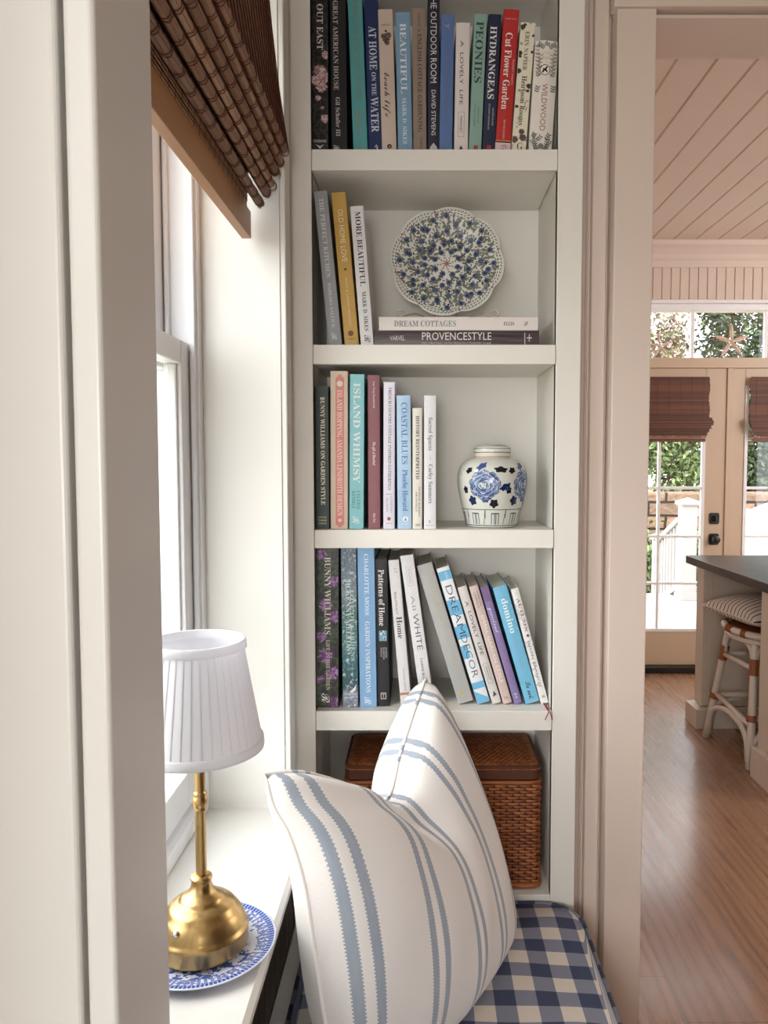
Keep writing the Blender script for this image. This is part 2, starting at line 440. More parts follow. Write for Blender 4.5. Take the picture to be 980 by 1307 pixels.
# ------------------------------------------------------------------ near window (in view)
def window(name, y0, y1, seen=True):
    W = root(name, (-.45, (y0+y1)/2, SILL), kind='structure')
    b = MB(); xo, xi = -.56, -.425
    z0, z1 = SILL, 2.46
    b.box(xo, xi, y0, y0+.022, z0, z1); b.box(xo, xi, y1-.022, y1, z0, z1); b.box(xo, xi, y0+.022, y1-.022, z1-.022, z1)
    b.extr([(xo, z0-.0), (xi, z0), (xi, z0+.028), (xi-.012, z0+.032), (xo, z0+.02)], lambda p, h: (p[0], h, p[1]), y0+.022, y1-.022)
    for s, yy in ((1, y0+.022), (-1, y1-.022)):          # parting stops
        for xa, xb in ((-.44, -.43), (-.487, -.479), (-.53, -.52)):
            b.box(xa, xb, min(yy, yy+s*.012), max(yy, yy+s*.012), z0+.03, z1-.022)
    b.build('window_frame', VINYL, W, world=True, bevel=.002)
    zm = 1.62
    for nm, xa, xb, za, zb in (('lower_sash', -.477, -.443, z0+.035, zm+.028), ('upper_sash', -.522, -.49, zm-.022, z1-.024)):
        b = MB(); ya, yb = y0+.026, y1-.026; st = .052
        b.box(xa, xb, ya, ya+st, za, zb); b.box(xa, xb, yb-st, yb, za, zb)
        rb = .07 if nm == 'lower_sash' else .045
        rt = .045 if nm == 'lower_sash' else .06
        b.box(xa, xb, ya+st, yb-st, za, za+rb); b.box(xa, xb, ya+st, yb-st, zb-rt, zb)
        # glazing bead
        for q in (.008,):
            b.box(xa+.008, xb-.008, ya+st, ya+st+q, za+rb, zb-rt); b.box(xa+.008, xb-.008, yb-st-q, yb-st, za+rb, zb-rt)
        so = b.build(nm, VINYL, W, world=True, bevel=.003)
        b = MB().box((xa+xb)/2-.002, (xa+xb)/2+.002, ya+st, yb-st, za+rb, zb-rt); b.build('pane', GLASS, so, world=True)
    b = MB().box(-.455, -.44, (y0+y1)/2-.03, (y0+y1)/2+.03, zm+.0285, zm+.043); b.build('sash_lock', VINYL, W, world=True, bevel=.003)
    return W
window('window_1', .80, 1.522)
window('window_2', -2.45, .40)
# stool (inner sill board), nose rounded
b = MB(); b.extr([(-.56,SILL-.028),(-.222,SILL-.028),(-.216,SILL-.022),(-.215,SILL-.008),(-.222,SILL-.0005),(-.56,SILL-.0005)], lambda p, h: (p[0], h, p[1]), -2.0, 1.622)
structure(b, 'trim_9', CREAM)
# window casing on the wall, seen on edge
b = MB(); b.extr(rrect(XW, XW+.012, 1.524, 1.575, .003), XY, SILL, 2.52); b.extr(rrect(XW, XW+.008, 1.575, 1.605, .003), XY, SILL, 2.52)
structure(b, 'trim_10', CREAM)

# ------------------------------------------------------------------ bookcase
BC = root('bookcase', (.03, YB, 0), 'cream built-in bookcase filled with books beside the window seat', 'bookcase')
MB().box(XL-.02, XL, YB+.001, 1.90, .30, 2.60).build('side_panel', CASE, BC, world=True)
MB().box(XR, XR+.02, YB+.001, 1.90, .30, 2.60).build('side_panel', CASE, BC, world=True)
MB().box(XL-.02, XR+.02, 1.885, 1.90, .30, 2.60).build('back_panel', CASE, BC, world=True)
MB().box(-.2712, XL, YB-.0005, YB+.02, .05, 2.60).build('stile', CASE, BC, world=True, bevel=.002)
MB().box(XR, .3395, YB-.0005, YB+.02, .05, 2.60).build('stile', CASE, BC, world=True, bevel=.002)
MB().box(XL, XR, YB, YB+.02, .05, S_TOP[4]-.0).build('bottom_rail', CASE, BC, world=True, bevel=.0015)
MB().box(XL, XR, YB+.02, 1.885, S_BOT[4], S_TOP[4]-.001).build('bottom_board', CASE, BC, world=True)
MB().box(XL, XR, YB, 1.885, 2.45, 2.60).build('top_rail', CASE, BC, world=True, bevel=.0015)
for zt, zb in zip(S_TOP[:4], S_BOT[:4]):
    b = MB().box(XL+.001, XR-.001, YB-.003, YB+.016, zb, zt)
    b.box(XL+.0018, XR-.0018, YB+.016, 1.883, zt-.019, zt)
    b.box(XL+.0018, XR-.0018, YB+.016, 1.883, zb+.0005, zb+.012)
    b.build('shelf', CASE, BC, world=True, bevel=.0012)

# ------------------------------------------------------------------ books
def book(label, shelf, bl, br, tl, tr, yb, yt, col, deco=(), Y=1.645, depth=.215, m=None, group=None, pages=None, rough=.45, spine=.001, hard=True):
    zs = S_TOP[shelf]
    P = lambda px, py: at(px, py, Y)
    BLx, BRx = P(bl, yb).x, P(br, yb).x
    T = P((tl+tr)/2, yt)
    TLx, TRx = P(tl, yt).x, P(tr, yt).x
    t = ((BRx-BLx)+(TRx-TLx))/2
    dz = T.z-zs
    th = math.atan2((TLx+TRx)/2-(BLx+BRx)/2, dz)
    if abs(th) < .004: th = 0
    t *= math.cos(th)
    H = dz/math.cos(th)
    if th <= 0: ox, sx = BLx, 0
    else: ox, sx = BRx, -t
    R = root('book', (ox, Y, zs+.0004), label, 'book', group, ry=th)
    bt = .0024 if hard else .0006
    ins = .0035 if hard else .0004
    D = depth
    # cover case, U-shaped in plan with a slightly rounded spine
    nb = 6; sp = []
    for i in range(nb+1):
        q = i/nb; sp.append((sx+.0008+(t-.0016)*q, -spine*math.sin(PI*q)))
    pl = [(sx, .0012)] + sp + [(sx+t, .0012), (sx+t, D), (sx+t-bt, D), (sx+t-bt, bt), (sx+bt, bt), (sx+bt, D), (sx, D)]
    c = MB().extr(pl, XY, 0, H)
    cm = m or M('cloth_%d_%d_%d' % col, col, rough, var=.03, vscale=30)
    cmats = [cm]
    pg = MB().box(sx+bt+.0001, sx+t-bt-.0001, bt+.0002, D-.004, ins, H-ins)
    pg.build('page_block', pages or PAGES, R)
    yf = -spine-.0004
    zz = lambda py: (py-yb)/(yt-yb)*H
    cx = sx+t/2
    for d in deco:
        k = d[0]
        if k in STY:
            _, s, ya, ye, sz, off, cc = d[:7]
            th_ = d[7] if len(d) > 7 else 0.0
            za, ze = zz(ya), zz(ye); h = sz*t
            lettering(s, k, R, (cx+off*t-h/2, yf, za), (0,0,-1), (1,0,0), za-ze, h, ink_t(cc), thin=th_)
        elif k == 'up':      # upright small lettering
            _, s, sty, yc, w, h, off, cc = d
            lettering(s, sty, R, (cx+off*t-w*t/2, yf, zz(yc)-h*t/2), (1,0,0), (0,0,1), w*t, h*t, cc, name='emblem')
        elif k == 'rect':
            _, ya, ye, xa, xb, cc = d
            b = MB().add([(cx+xa*t, yf+.0002, zz(ye)), (cx+xb*t, yf+.0002, zz(ye)), (cx+xb*t, yf+.0002, zz(ya)), (cx+xa*t, yf+.0002, zz(ya))], [(0,1,2,3)])
            bb = MB(); bb.poly([(cx+xa*t, yf+.0002, zz(ye)), (cx+xb*t, yf+.0002, zz(ye)), (cx+xb*t, yf+.0002, zz(ya)), (cx+xa*t, yf+.0002, zz(ya))])
            bb.build('spine_panel', ink(cc) if isinstance(cc, tuple) else cc, R)
        elif k == 'poly':
            _, pts, cc = d
            bb = MB(); bb.poly([(cx+x*t, yf-.0001, zz(y)) for x, y in pts]); bb.build('emblem', ink(cc), R)
        elif k == 'disc':
            _, yc, r, off, cc = d
            dn_ = dn_+1 if 'dn_' in dir() else 0
            bb = MB(); bb.poly([(cx+off*t+r*t*math.cos(2*PI*i/20), yf+.0001-.00006*min(dn_, 3), zz(yc)+r*t*math.sin(2*PI*i/20)) for i in range(20)]); bb.build('emblem', ink(cc), R)
        elif k == 'frame':
            _, ya, ye, xa, xb, w, cc = d
            bb = MB()
            for (p, q, r_, s_) in ((xa, xb, zz(ya), zz(ya)-w*t), (xa, xb, zz(ye)+w*t, zz(ye)), (xa, xa+w, zz(ya), zz(ye)), (xb-w, xb, zz(ya), zz(ye))):
                bb.poly([(cx+p*t, yf, s_), (cx+q*t, yf, s_), (cx+q*t, yf, r_), (cx+p*t, yf, r_)])
            bb.build('emblem', ink(cc), R)
        elif k == 'sprig':   # printed stems with leaf pairs
            _, stems, cols = d
            mo = len(cmats); cmats += [ink(c_) for c_ in cols]
            for (xa, ya, xb, ye, nl) in stems:
                A_, B_ = Vector((cx+xa*t, zz(ya))), Vector((cx+xb*t, zz(ye))); dv = B_-A_; ln = dv.length; dv.normalize(); nv = Vector((-dv.y, dv.x))
                def ell(ctr, ax_, ra_, rb2, m_, nn_=8):
                    pv = Vector((-ax_.y, ax_.x)); c.poly([(ctr.x+ax_.x*ra_*math.cos(2*PI*q/nn_)+pv.x*rb2*math.sin(2*PI*q/nn_), yf+.0001, ctr.y+ax_.y*ra_*math.cos(2*PI*q/nn_)+pv.y*rb2*math.sin(2*PI*q/nn_)) for q in range(nn_)], m_)
                ell((A_+B_)/2, dv, ln/2, .0003, mo)
                for q in range(nl):
                    ctr = A_+dv*ln*(q+.6)/nl
                    for sg in (-1, 1): ell(ctr+nv*sg*.0026, (dv*.7+nv*sg).normalized(), .0030, .0010, mo+(q % 2))
        elif k == 'blooms':   # painted roses / leaves on the jacket
            _, spots, cols = d
            bb = c; rr = random.Random(len(spots)*7+int(bl)); mo = len(cmats); cmats += [ink(c_) for c_ in cols]
            lx = lambda v: min(max(v, sx+.0008), sx+t-.0008)
            for (x, y, r) in spots:
                if r < .15: petals = [(0, 0, 1.0, 0)]
                else:
                    petals = []
                    for j in range(26):
                        a = j*2.4; q = math.sqrt((26-j)/26)*.92; petals.append((q*math.cos(a), q*math.sin(a), .36, a))
                for j, (qx, qz, qs, a) in enumerate(petals):
                    X0, Z0 = cx+(x+qx*r)*t, zz(y)+qz*r*t; k2 = rr.randrange(len(cols)); ca, sa = math.cos(a), math.sin(a)
                    ring = []
                    for i in range(8):
                        u, w = r*t*qs*math.cos(2*PI*i/8), r*t*qs*(.55 if qs < 1 else .8)*math.sin(2*PI*i/8)
                        ring.append((lx(X0+u*ca-w*sa), yf+.0003-.00001*j, max(Z0+u*sa+w*ca, .0005)))
                    bb.poly(ring, mo+k2)
    c.build('cover', cmats, R)
    return R
def ink_t(c): return c
W_, K_, G_ = (232,230,226), (34,32,34), (190,158,96)

g1 = 'books on the top shelf'
ROSE = [(196,168,166),(168,134,136),(214,190,186),(150,116,120)]
book('black garden book with pale pink roses, leftmost on the top shelf', 0, 397.5, 419, 397, 418.5, 190, -14, (14,14,15), [
    ('serif','OUT EAST',5,62,.36,.02,(214,208,200)), ('blooms', [(0,88,.34),(.3,96,.3),(-.25,100,.28),(.1,108,.3),(.35,68,.22),(.32,148,.24),(-.1,122,.16),(.15,134,.13)], ROSE),
    ('up','VENDOME','serif',176,.8,.16,0,(200,196,190)), ('poly',[(-.25,180),(0,186),(.25,180),(0,182.5)],(200,196,190))], m=BLKFLOR, group=g1)
book('black book titled GREAT AMERICAN HOUSE between rose jacket and teal book', 0, 423, 444, 421, 441, 190, -12, (22,24,30), [
    ('serif','GREAT AMERICAN HOUSE',1,112,.30,-.15,(190,184,174)), ('serif','Gil Schafer III',121,170,.26,-.06,(190,184,174)), ('script','R',181,189,.42,-.15,(210,206,198))], group=g1)
book('tall teal book with faint gold lettering leaning left on the top shelf', 0, 451, 469, 442.5, 461.5, 190, -16, (84,160,164), [
    ('serif','THE COLLECTED HOME',0,126,.36,.02,(120,140,120)), ('script','Meghan',134,172,.4,.02,(150,138,92)), ('script','R',182,189,.36,.1,(150,138,92))], group=g1)
book('navy book titled AT HOME ON THE WATER on the top shelf', 0, 470.5, 486.5, 463.5, 481, 190, -14, (24,44,92), [
    ('serif','AT HOME',33,87,.56,.06,(200,206,214)), ('serif','ON THE',90,119,.34,.06,(200,206,214)), ('serif','WATER',121,165,.58,.06,(200,206,214)), ('up','\u2191','sans',185,.3,.45,.1,(220,222,226))], group=g1)
book('beige book titled beach life in black script', 0, 487.5, 506.5, 482.5, 501, 190, 12.5, (206,188,172), [
    ('up','LIENA','serif',32,.6,.13,0,(90,70,60)), ('disc',39.5,.08,0,(60,40,36)), ('blooms',[(-.14,46,.2),(.14,45,.2),(0,50,.22),(.06,54,.16)],[(70,56,50),(120,104,96)]),
    ('script','beach life',91,146,.42,0,(30,26,26)), ('disc',183,.16,.02,(36,32,32)), ('up','A','serif',183,.16,.16,.02,(206,188,172))], group=g1)
book('light blue book titled BEAUTIFUL in white capitals', 0, 508, 526.5, 504.5, 523, 190, 16.5, (122,160,188), [
    ('serif','BEAUTIFUL',30,117,.42,.0,(228,230,230)), ('serif','MARK D. SIKES',122,180,.28,0,(214,220,224)), ('script','R',183,189,.3,0,(160,180,190))], group=g1)
book('taupe book titled ENGLISH COTTAGE GARDENING', 0, 527.5, 544.5, 526, 543, 190, 11, (146,128,116), [
    ('serif','ENGLISH COTTAGE GARDENING',43,165,.32,.03,(74,62,54)), ('serif','HOBHOUSE',18,34,.2,0,(110,96,86)), ('disc',38.5,.06,0,(70,58,50)), ('serif','NORTON',171,189,.2,.1,(92,80,70))], group=g1)
book('tall navy book titled THE OUTDOOR ROOM in white capitals', 0, 545.5, 559.5, 545, 562, 190, -12, (26,32,52), [
    ('sans','THE OUTDOOR ROOM',-8,103,.5,0,(216,214,208)), ('sans','DAVID STEVENS',112,169,.34,0,(216,214,208)), ('poly',[(-.3,189),(.3,189),(.3,184),(0,178),(-.3,184)],(190,190,188))], group=g1)
book('medium blue book with faint copper lettering on the top shelf', 0, 560.5, 577, 563, 580, 190, 19, (88,118,168), [
    ('script','V',30,38,.5,0,(170,150,140)), ('serif','Novel Interiors of the Season',64,155,.24,0,(116,112,134)), ('up','RIZZOLI','sans',188,.6,.12,0,(150,140,140))], group=g1)
book('white book titled A LOVELY LIFE between blue and mint books on the top shelf', 0, 578, 597, 582, 598.5, 190, 29.5, (226,216,212), [
    ('sans','A  LOVELY  LIFE',52,131,.24,-.05,(70,60,60)), ('frame',140,171,-.25,.2,.02,(110,100,98)), ('sans','MINHNET',145,166,.16,-.03,(80,70,70)), ('poly',[(-.2,188.5),(.2,188.5),(0,181.5)],(70,66,66))], group=g1)
book('mint green book titled PEONIES', 0, 597.5, 614, 605.5, 621.5, 190, 18.5, (138,172,160), [
    ('serif','PEONIES',28,104,.58,-.03,(48,66,66)), ('sans','JANE EASTOE',134,154,.12,.12,(70,90,88)), ('sans','PHOTOGRAPHS BY GEORGIANNA',130,158,.12,-.15,(70,90,88)), ('up','\u2665','sans',186,.34,.4,.05,(160,60,52))], group=g1)
book('dark navy book titled HYDRANGEAS between mint book and red book', 0, 615, 631.5, 623.5, 640, 190, 19, (28,38,66), [
    ('serif','HYDRANGEAS',34,124,.5,-.05,(228,226,222)), ('sans','NAOMI SLADE',135,157,.12,.2,(200,198,196)), ('sans','PHOTOGRAPHY GEORGIANNA LANE',130,162,.12,-.1,(200,198,196)), ('up','\u2665','sans',186,.34,.4,.02,(170,50,50))], group=g1)
book('red book titled Cut Flower Garden with pale foot', 0, 632, 651, 643, 663.5, 190, 13, (184,44,42), [
    ('serif','Cut Flower Garden',42,137,.44,-.05,(238,232,226)), ('sans','FLORET FARM\'S',75,106,.12,.32,(220,180,170)), ('sans','ERIN BENZAKEIN',150,174,.12,0,(226,180,172)), ('up','FLORET FARM\'S','sans',25,.7,.08,0,(226,190,180)),
    ('rect',177,190,-.495,.495,(222,196,198)), ('rect',176,178.5,-.495,.495,(226,158,90)), ('script','Co',181,188,.4,.1,(176,110,150))], group=g1)
book('cream botanical book titled Heirloom Rooms on the top shelf', 0, 652.5, 671, 664.5, 684, 190, 30, (232,226,204), [
    ('serif','ERIN NAPIER',41,89,.27,0,(112,98,70)), ('serif','Heirloom Rooms',96,157,.34,.02,(66,60,48)), ('up','G','serif',183,.4,.45,.05,(120,96,50)),
    ('blooms',[(-.35,36,.16),(-.2,33,.12),(.4,46,.1),(-.42,68,.16),(.42,66,.12),(-.4,90,.16),(.36,108,.16),(.3,114,.12),(-.36,134,.14)],[(48,54,46),(70,60,50)]),
    ('blooms',[(.1,165,.18),(.2,172,.22),(-.34,175,.22),(-.38,72,.12)],[(60,84,70),(120,52,52),(80,90,80)])], m=HEIR, group=g1)
book('thick white book titled WILDWOOD with engraved border, rightmost on top shelf', 0, 674, 704, 683, 713, 190, 54, (232,226,216), [
    ('sans','WILDWOOD',107,165,.24,.02,(166,104,100)), ('disc',90,.22,-.02,(60,58,56)), ('disc',90,.19,-.02,(240,236,228)), ('poly',[(-.15,92.5),(-.10,89.5),(-.14,87.5),(-.05,88.6),(.02,86.2),(.07,85.6),(.10,87.2),(.05,88.2),(.04,89.6),(.10,91.6),(.05,93.6),(.02,91.4),(-.05,91.2),(-.09,94)],(22,20,20)),
    ('sprig',[(-.30,100,-.40,60,9),(.30,100,.42,60,9),(-.30,98,-.22,70,6),(.30,98,.24,70,6)],[(104,100,98),(176,150,104)]), ('sprig',[(-.1,63,-.38,58,5),(.1,63,.38,58,5),(-.05,60,.05,56,3)],[(96,94,94),(140,136,130)]),
    ('sprig',[(-.34,118,-.28,110,3),(.34,118,.38,109,3),(-.36,174,-.28,168,3),(.2,176,.34,168,3),(-.16,177,.0,171,3)],[(40,40,42),(60,58,58)]),
    ('sprig',[(-.12,189,-.42,176,6),(.12,189,.42,176,6),(-.22,189,-.24,174,5),(.22,189,.25,174,5)],[(88,86,86),(120,116,112)]),
    ('disc',184,.12,0,(130,126,120)),
    ('sans','COLIN MELOY',71,71.6,.01,0,(232,226,216)), ('up','COLIN','sans',69,.34,.1,0,(206,178,140)), ('up','ELLIS','sans',75,.34,.1,0,(206,178,140))], spine=.004, group=g1)

g2 = 'books on the shelf with the scalloped plate'
book('grey book titled THE PERFECT KITCHEN leaning left on the second shelf', 1, 419.5, 437, 400.5, 417.5, 440, 245, (150,152,154), [
    ('serif','THE PERFECT KITCHEN',254,354,.33,0,(214,212,208),.0), ('serif','BARBARA SALLICK',361,418,.24,0,(206,204,200)), ('script','R',424,434,.45,0,(222,220,216))], group=g2)
book('gold book titled OLD HOME LOVE', 1, 440, 457, 421.5, 441, 440, 246.5, (196,158,82), [
    ('sans','OLD HOME LOVE',268,334,.36,.02,(238,224,190)), ('disc',343.5,.1,.02,(120,84,40)), ('sans','ANDY & CANDIS MEREDITH',354,416,.14,.02,(228,208,160)), ('disc',425,.2,.0,(110,70,40)), ('up','GIBBS','sans',432,.5,.14,0,(120,84,44))], group=g2, rough=.3)
book('white book titled MORE BEAUTIFUL, third from left on the second shelf', 1, 460.5, 476.5, 446, 463.5, 440, 264, (226,224,224), [
    ('serif','MORE BEAUTIFUL',271,365,.4,.03,(40,46,60)), ('serif','MARK D. SIKES',372,422,.3,.04,(60,66,80)), ('script','R',427,437,.5,.06,(40,44,54))], group=g2)
def flat_book(label, x0, x1, z0, z1, Y, depth, col, deco, m=None):
    R = root('book', ((x0+x1)/2, Y, z0), label, 'book', g2)
    hw = (x1-x0)/2; t = z1-z0; bt = .0025
    nb = 5; sp = [(-.0008*math.sin(PI*i/nb), .0008+(t-.0016)*i/nb) for i in range(nb+1)]
    pl = [(.001, 0)] + sp + [(.001, t), (depth, t), (depth, t-bt), (bt, t-bt), (bt, bt), (depth, bt), (depth, 0)]
    MB().extr(pl, lambda p, h: (h, p[0], p[1]), -hw, hw).build('cover', m or M('cloth_%d_%d_%d' % col, col, .45, var=.03), R)
    MB().box(-hw+.004, hw-.004, bt+.0003, depth-.004, bt+.0001, t-bt-.0001).build('page_block', PAGES, R)
    for (sty, s, fa, fb, sz, off, cc) in deco:
        lettering(s, sty, R, (-hw+fa*2*hw, -.0013, t/2+off*t-sz*t/2), (1,0,0), (0,0,1), (fb-fa)*2*hw, sz*t, cc)
    return R
zA = S_TOP[1]; zB = at(580, 421.8, 1.645).z; zC_ = at(580, 404, 1.645).z
STRIPED, t = mat('dark_striped_jacket', (50,40,40), .35, var=0)
x, y, z = t.sep(t.obj())[0:3]
f = t.noise(t.scale(t.obj(), (6,1,700)), 1.0, 2); t.l.new(t.ramp(f, [(.35,(34,26,28)),(.5,(60,46,48)),(.6,(96,80,82)),(.7,(44,30,32))]), t.b.inputs['Base Color'])
flat_book('dark striped book titled PROVENCESTYLE lying flat under the white book', at(477.5,430,1.645).x, at(688,430,1.645).x, zA+.0004, zB, 1.645, .232, (44,36,38),
    [('sans','PROVENCESTYLE',.29,.71,.5,.12,(226,220,216)), ('sans','DECORATING WITH FRENCH COUNTRY FLAIR',.29,.71,.15,-.34,(190,170,168)), ('sans','VARVEL',.095,.185,.3,0,(214,206,204)), ('sans','|+',.91,.955,.7,0,(200,192,190))], STRIPED)
flat_book('white book titled DREAM COTTAGES lying flat below the scalloped plate', at(483.5,412,1.645).x, at(686.5,412,1.645).x, zB+.0003, zC_, 1.648, .228, (228,218,212),
    [('serif','DREAM COTTAGES',.095,.485,.42,0,(120,132,136)), ('serif','ELLIS',.785,.85,.26,0,(90,86,84)), ('script','Q',.91,.94,.34,.02,(90,86,84))])

g3 = 'books on the shelf with the ginger jar'
book('dark green book titled ON GARDEN STYLE, leftmost beside the bookcase side', 2, 403.5, 420.5, 402.5, 419.5, 676, 493, (28,46,38), [
    ('serif','BUNNY WILLIAMS ON GARDEN STYLE',507,645,.32,.05,(232,224,196)), ('up','STEWART','serif',661,.6,.12,0,(210,200,160)), ('up','TABORI','serif',665,.6,.12,0,(210,200,160)), ('up','CHANG','serif',669,.6,.12,0,(210,200,160))], group=g3)
book('beige book with coral spine panel titled ISLAND HOPPING', 2, 423.5, 444, 421.5, 445.5, 676, 474, (222,200,178), [
    ('rect',482,671,-.2,.28,(224,140,130)), ('poly',[(-.12,482),(.2,482),(.12,478.5),(-.04,478.5)],(224,140,130)), ('poly',[(-.12,671),(.2,671),(.12,674),(-.04,674)],(224,140,130)),
    ('serif','ISLAND HOPPING AMANDA LINDROTH DESIGN',498,659,.3,.04,(246,220,206)), ('disc',490,.17,.04,(232,226,206)), ('blooms',[(.04,490,.14)],[(96,110,90),(60,70,70)]), ('disc',665,.1,.04,(246,220,206))], group=g3)
book('turquoise book titled ISLAND WHIMSY', 2, 446, 464, 446.5, 465.5, 676, 478, (140,206,212), [
    ('serif','ISLAND WHIMSY',489,617,.46,.0,(236,242,240)), ('serif','CELERIE',627,651,.24,.14,(84,150,150)), ('serif','KEMBLE',627,650,.24,-.2,(84,150,150)), ('script','R',660,670,.5,0,(240,246,246))], group=g3)
book('dusty maroon book beside the turquoise book', 2, 470, 485.5, 470, 485, 676, 479, (140,86,94), [
    ('serif','Some Things Beautiful Said',487,521,.16,.02,(226,206,206)), ('ital','The gift of Rosebud',564,594,.24,.02,(236,220,220)), ('serif','Ruby Bleu',656,668,.18,.02,(226,206,206)),
    ], group=g3)
book('white book titled FRENCH COUNTRY COTTAGE INSPIRED GATHERINGS', 2, 489.5, 503.5, 489.5, 504.5, 676, 488, (228,226,238), [
    ('serif','FRENCH COUNTRY COTTAGE INSPIRED GATHERINGS',495,626,.26,.05,(120,118,132)), ('sans','COURTNEY',634,656,.18,.2,(150,148,160)), ('sans','ALLISON',636,654,.18,-.15,(150,148,160)), ('rect',631,631.6,-.3,.3,(150,148,160)), ('disc',663,.16,0,(176,60,66)), ('up','GIBBS SMITH','sans',669,.55,.1,0,(160,110,120))], group=g3)
book('pale blue marbled book titled COASTAL BLUES', 2, 507.5, 525, 505.5, 524, 676, 505, (176,206,232), [
    ('serif','COASTAL BLUES',514,593,.42,.04,(82,130,186)), ('serif','Phoebe Howard',600,653,.36,.06,(70,116,176)), ('disc',663.5,.2,.06,(236,242,248)), ('poly',[(-.04,665.5),(.06,661),(.16,665.5)],(110,150,196)), ('up','ABRAMS','sans',669.5,.5,.1,.06,(226,236,246))], m=COAST, group=g3)
book('short cream book titled HISTORY REINTERPRETED', 2, 526.5, 538, 525.5, 538.5, 676, 521, (232,226,214), [
    ('serif','HISTORY REINTERPRETED',531,612,.34,.02,(44,42,42)), ('sans','PATRICK AHEARN',622,660,.18,.2,(70,66,64)), ('sans','ARCHITECT',628,654,.18,-.1,(70,66,64)), ('up','ORO','sans',671,.56,.24,.05,(40,38,38))], group=g3)
book('white book titled Sacred Spaces, next to the ginger jar', 2, 541, 555, 539, 556, 676, 505, (228,227,230), [
    ('serif','Sacred Spaces',533,575,.34,.04,(110,112,118)), ('sans','~',583,587,.2,.04,(120,120,126)), ('serif','Carley Summers',593,643,.34,.04,(110,112,118)), ('script','v',665,669,.3,.04,(110,112,118)), ('rect',671,671.5,-.35,.35,(160,160,166))], group=g3)

g4 = 'books on the lower shelf behind the pillow'
PUR = [(148,104,156),(116,74,124),(170,132,176),(92,56,98)]
book('thick purple lilac book with a dark flowered jacket, leftmost on lower shelf', 3, 404.5, 432, 404, 433, 902, 696, (50,36,52), [
    ('serif','BUNNY WILLIAMS',711,809,.27,.0,(226,216,204)), ('serif','LIFE IN THE GARDEN',816,880,.17,.02,(206,196,184)), ('script','R',884,897,.4,-.06,(240,236,232)),
    ('blooms',[(-.28,708,.22),(.3,742,.24),(-.1,772,.26),(.34,786,.26),(-.3,812,.22),(-.1,836,.32),(.25,858,.3),(.3,896,.26),(-.34,866,.18)],PUR)], m=LILAC, group=g4, Y=1.652)
book('blue-green lake photo book between the lilac book and the blue book', 3, 437.5, 457, 434.5, 454.5, 901, 696, (120,150,160), [
    ('serif','MCKENNY MELTON',738,830,.32,-.05,(206,220,216)), ('serif','LOVE OF GARDENS',752,842,.24,.2,(196,214,214)), ('poly',[(-.02,881),(.25,876),(.42,871),(.38,875),(.36,879),(.1,883)],(240,238,230)), ('up','VENDOME','serif',884.5,.7,.1,0,(222,222,220))], m=LAKE, group=g4, Y=1.652)
book('sky blue book titled GARDEN INSPIRATIONS', 3, 459.5, 480, 454.8, 477.5, 901, 696, (134,178,220), [
    ('serif','CHARLOTTE MOSS',707,784,.25,.02,(226,236,244)), ('serif','GARDEN INSPIRATIONS',792,882,.27,.02,(226,236,244)), ('script','R',888,898,.45,0,(240,244,248))], group=g4, Y=1.652)
book('black book titled Patterns of Home', 3, 481.5, 496.5, 477.5, 494, 898, 714, (32,31,34), [
    ('serif','Patterns of Home',727,797,.46,.0,(226,222,218)), ('rect',803,816,-.25,.36,(120,170,190)), ('blooms',[(0,806,.22),(.2,812,.16)],[(224,234,236),(60,90,110)]), ('sans','JACOBSON',824,837,.14,.3,(200,198,196)), ('sans','SILVERSTEIN',824,839,.14,.1,(200,198,196)), ('sans','WINSLOW',824,836,.14,-.1,(200,198,196)), ('frame',881,889,-.2,.24,.05,(220,216,212)), ('up','T','sans',885,.2,.3,.02,(220,216,212))], group=g4, Y=1.66)
book('white book titled Home with a copper line near its foot', 3, 511.5, 525.5, 495.5, 509, 897, 715.5, (226,224,224), [
    ('serif','Home',786,813,.5,.05,(70,66,70)), ('sans','BEAUTIFULLY',755,783,.2,-.1,(110,104,108)), ('sans','HEATHER GREENE',850,879,.12,.05,(150,146,148)), ('rect',881,884,-.49,.49,(196,140,90)), ('sans','LT',726,732,.25,.1,(170,168,170))], group=g4, Y=1.664)
book('white book titled WHITE, tilted left beside a dark gap', 3, 537.5, 554.5, 510.5, 527.5, 897, 710, (228,226,227), [
    ('sans','WHITE',783,828,.42,.03,(50,50,54),-.012), ('sans','All',760,778,.3,.0,(150,150,156),-.012), ('frame',724,748,-.2,.2,.02,(170,168,172)), ('sans','RYLAND',727,745,.14,0,(170,168,172)), ('sans','CARRIE BULL',838,868,.16,.0,(60,60,62))], group=g4, Y=1.664)
book('thick grey leaning book with faint gold lettering on the lower shelf', 3, 585, 605.5, 531.5, 552.5, 895, 723, (178,178,176), [
    ('sans','HOMEBODY',737,812,.4,.1,(196,184,150),-.012), ('sans','JOANNA GAINES',832,860,.12,.05,(190,182,158)), ('disc',883,.14,-.1,(200,174,110))], group=g4, Y=1.672, depth=.20)
SKY = (112,184,222)
dd_blocks = [('rect',731,742,-.49,.49,SKY), ('rect',766,784,-.49,.0,SKY), ('rect',768,786,.0,.49,SKY), ('rect',798,814,-.49,.49,SKY), ('rect',822,838,-.49,.05,SKY), ('rect',868,876,-.49,.49,SKY), ('poly',[(-.49,878),(.49,889),(.49,893.8),(-.49,893.8)],SKY)]
book('white and blue block book titled DREAM DECOR leaning left', 3, 609.5, 626, 556.5, 574, 894, 726.5, (232,234,236), dd_blocks + [
    ('sans','DREAM',749,808,.5,.0,(52,64,84),-.012), ('sans','DECOR',810,862,.5,.0,(52,64,84),-.012), ('sans','WILL TAYLOR',733,741,.2,.1,(236,240,244))], group=g4, Y=1.672, depth=.20)
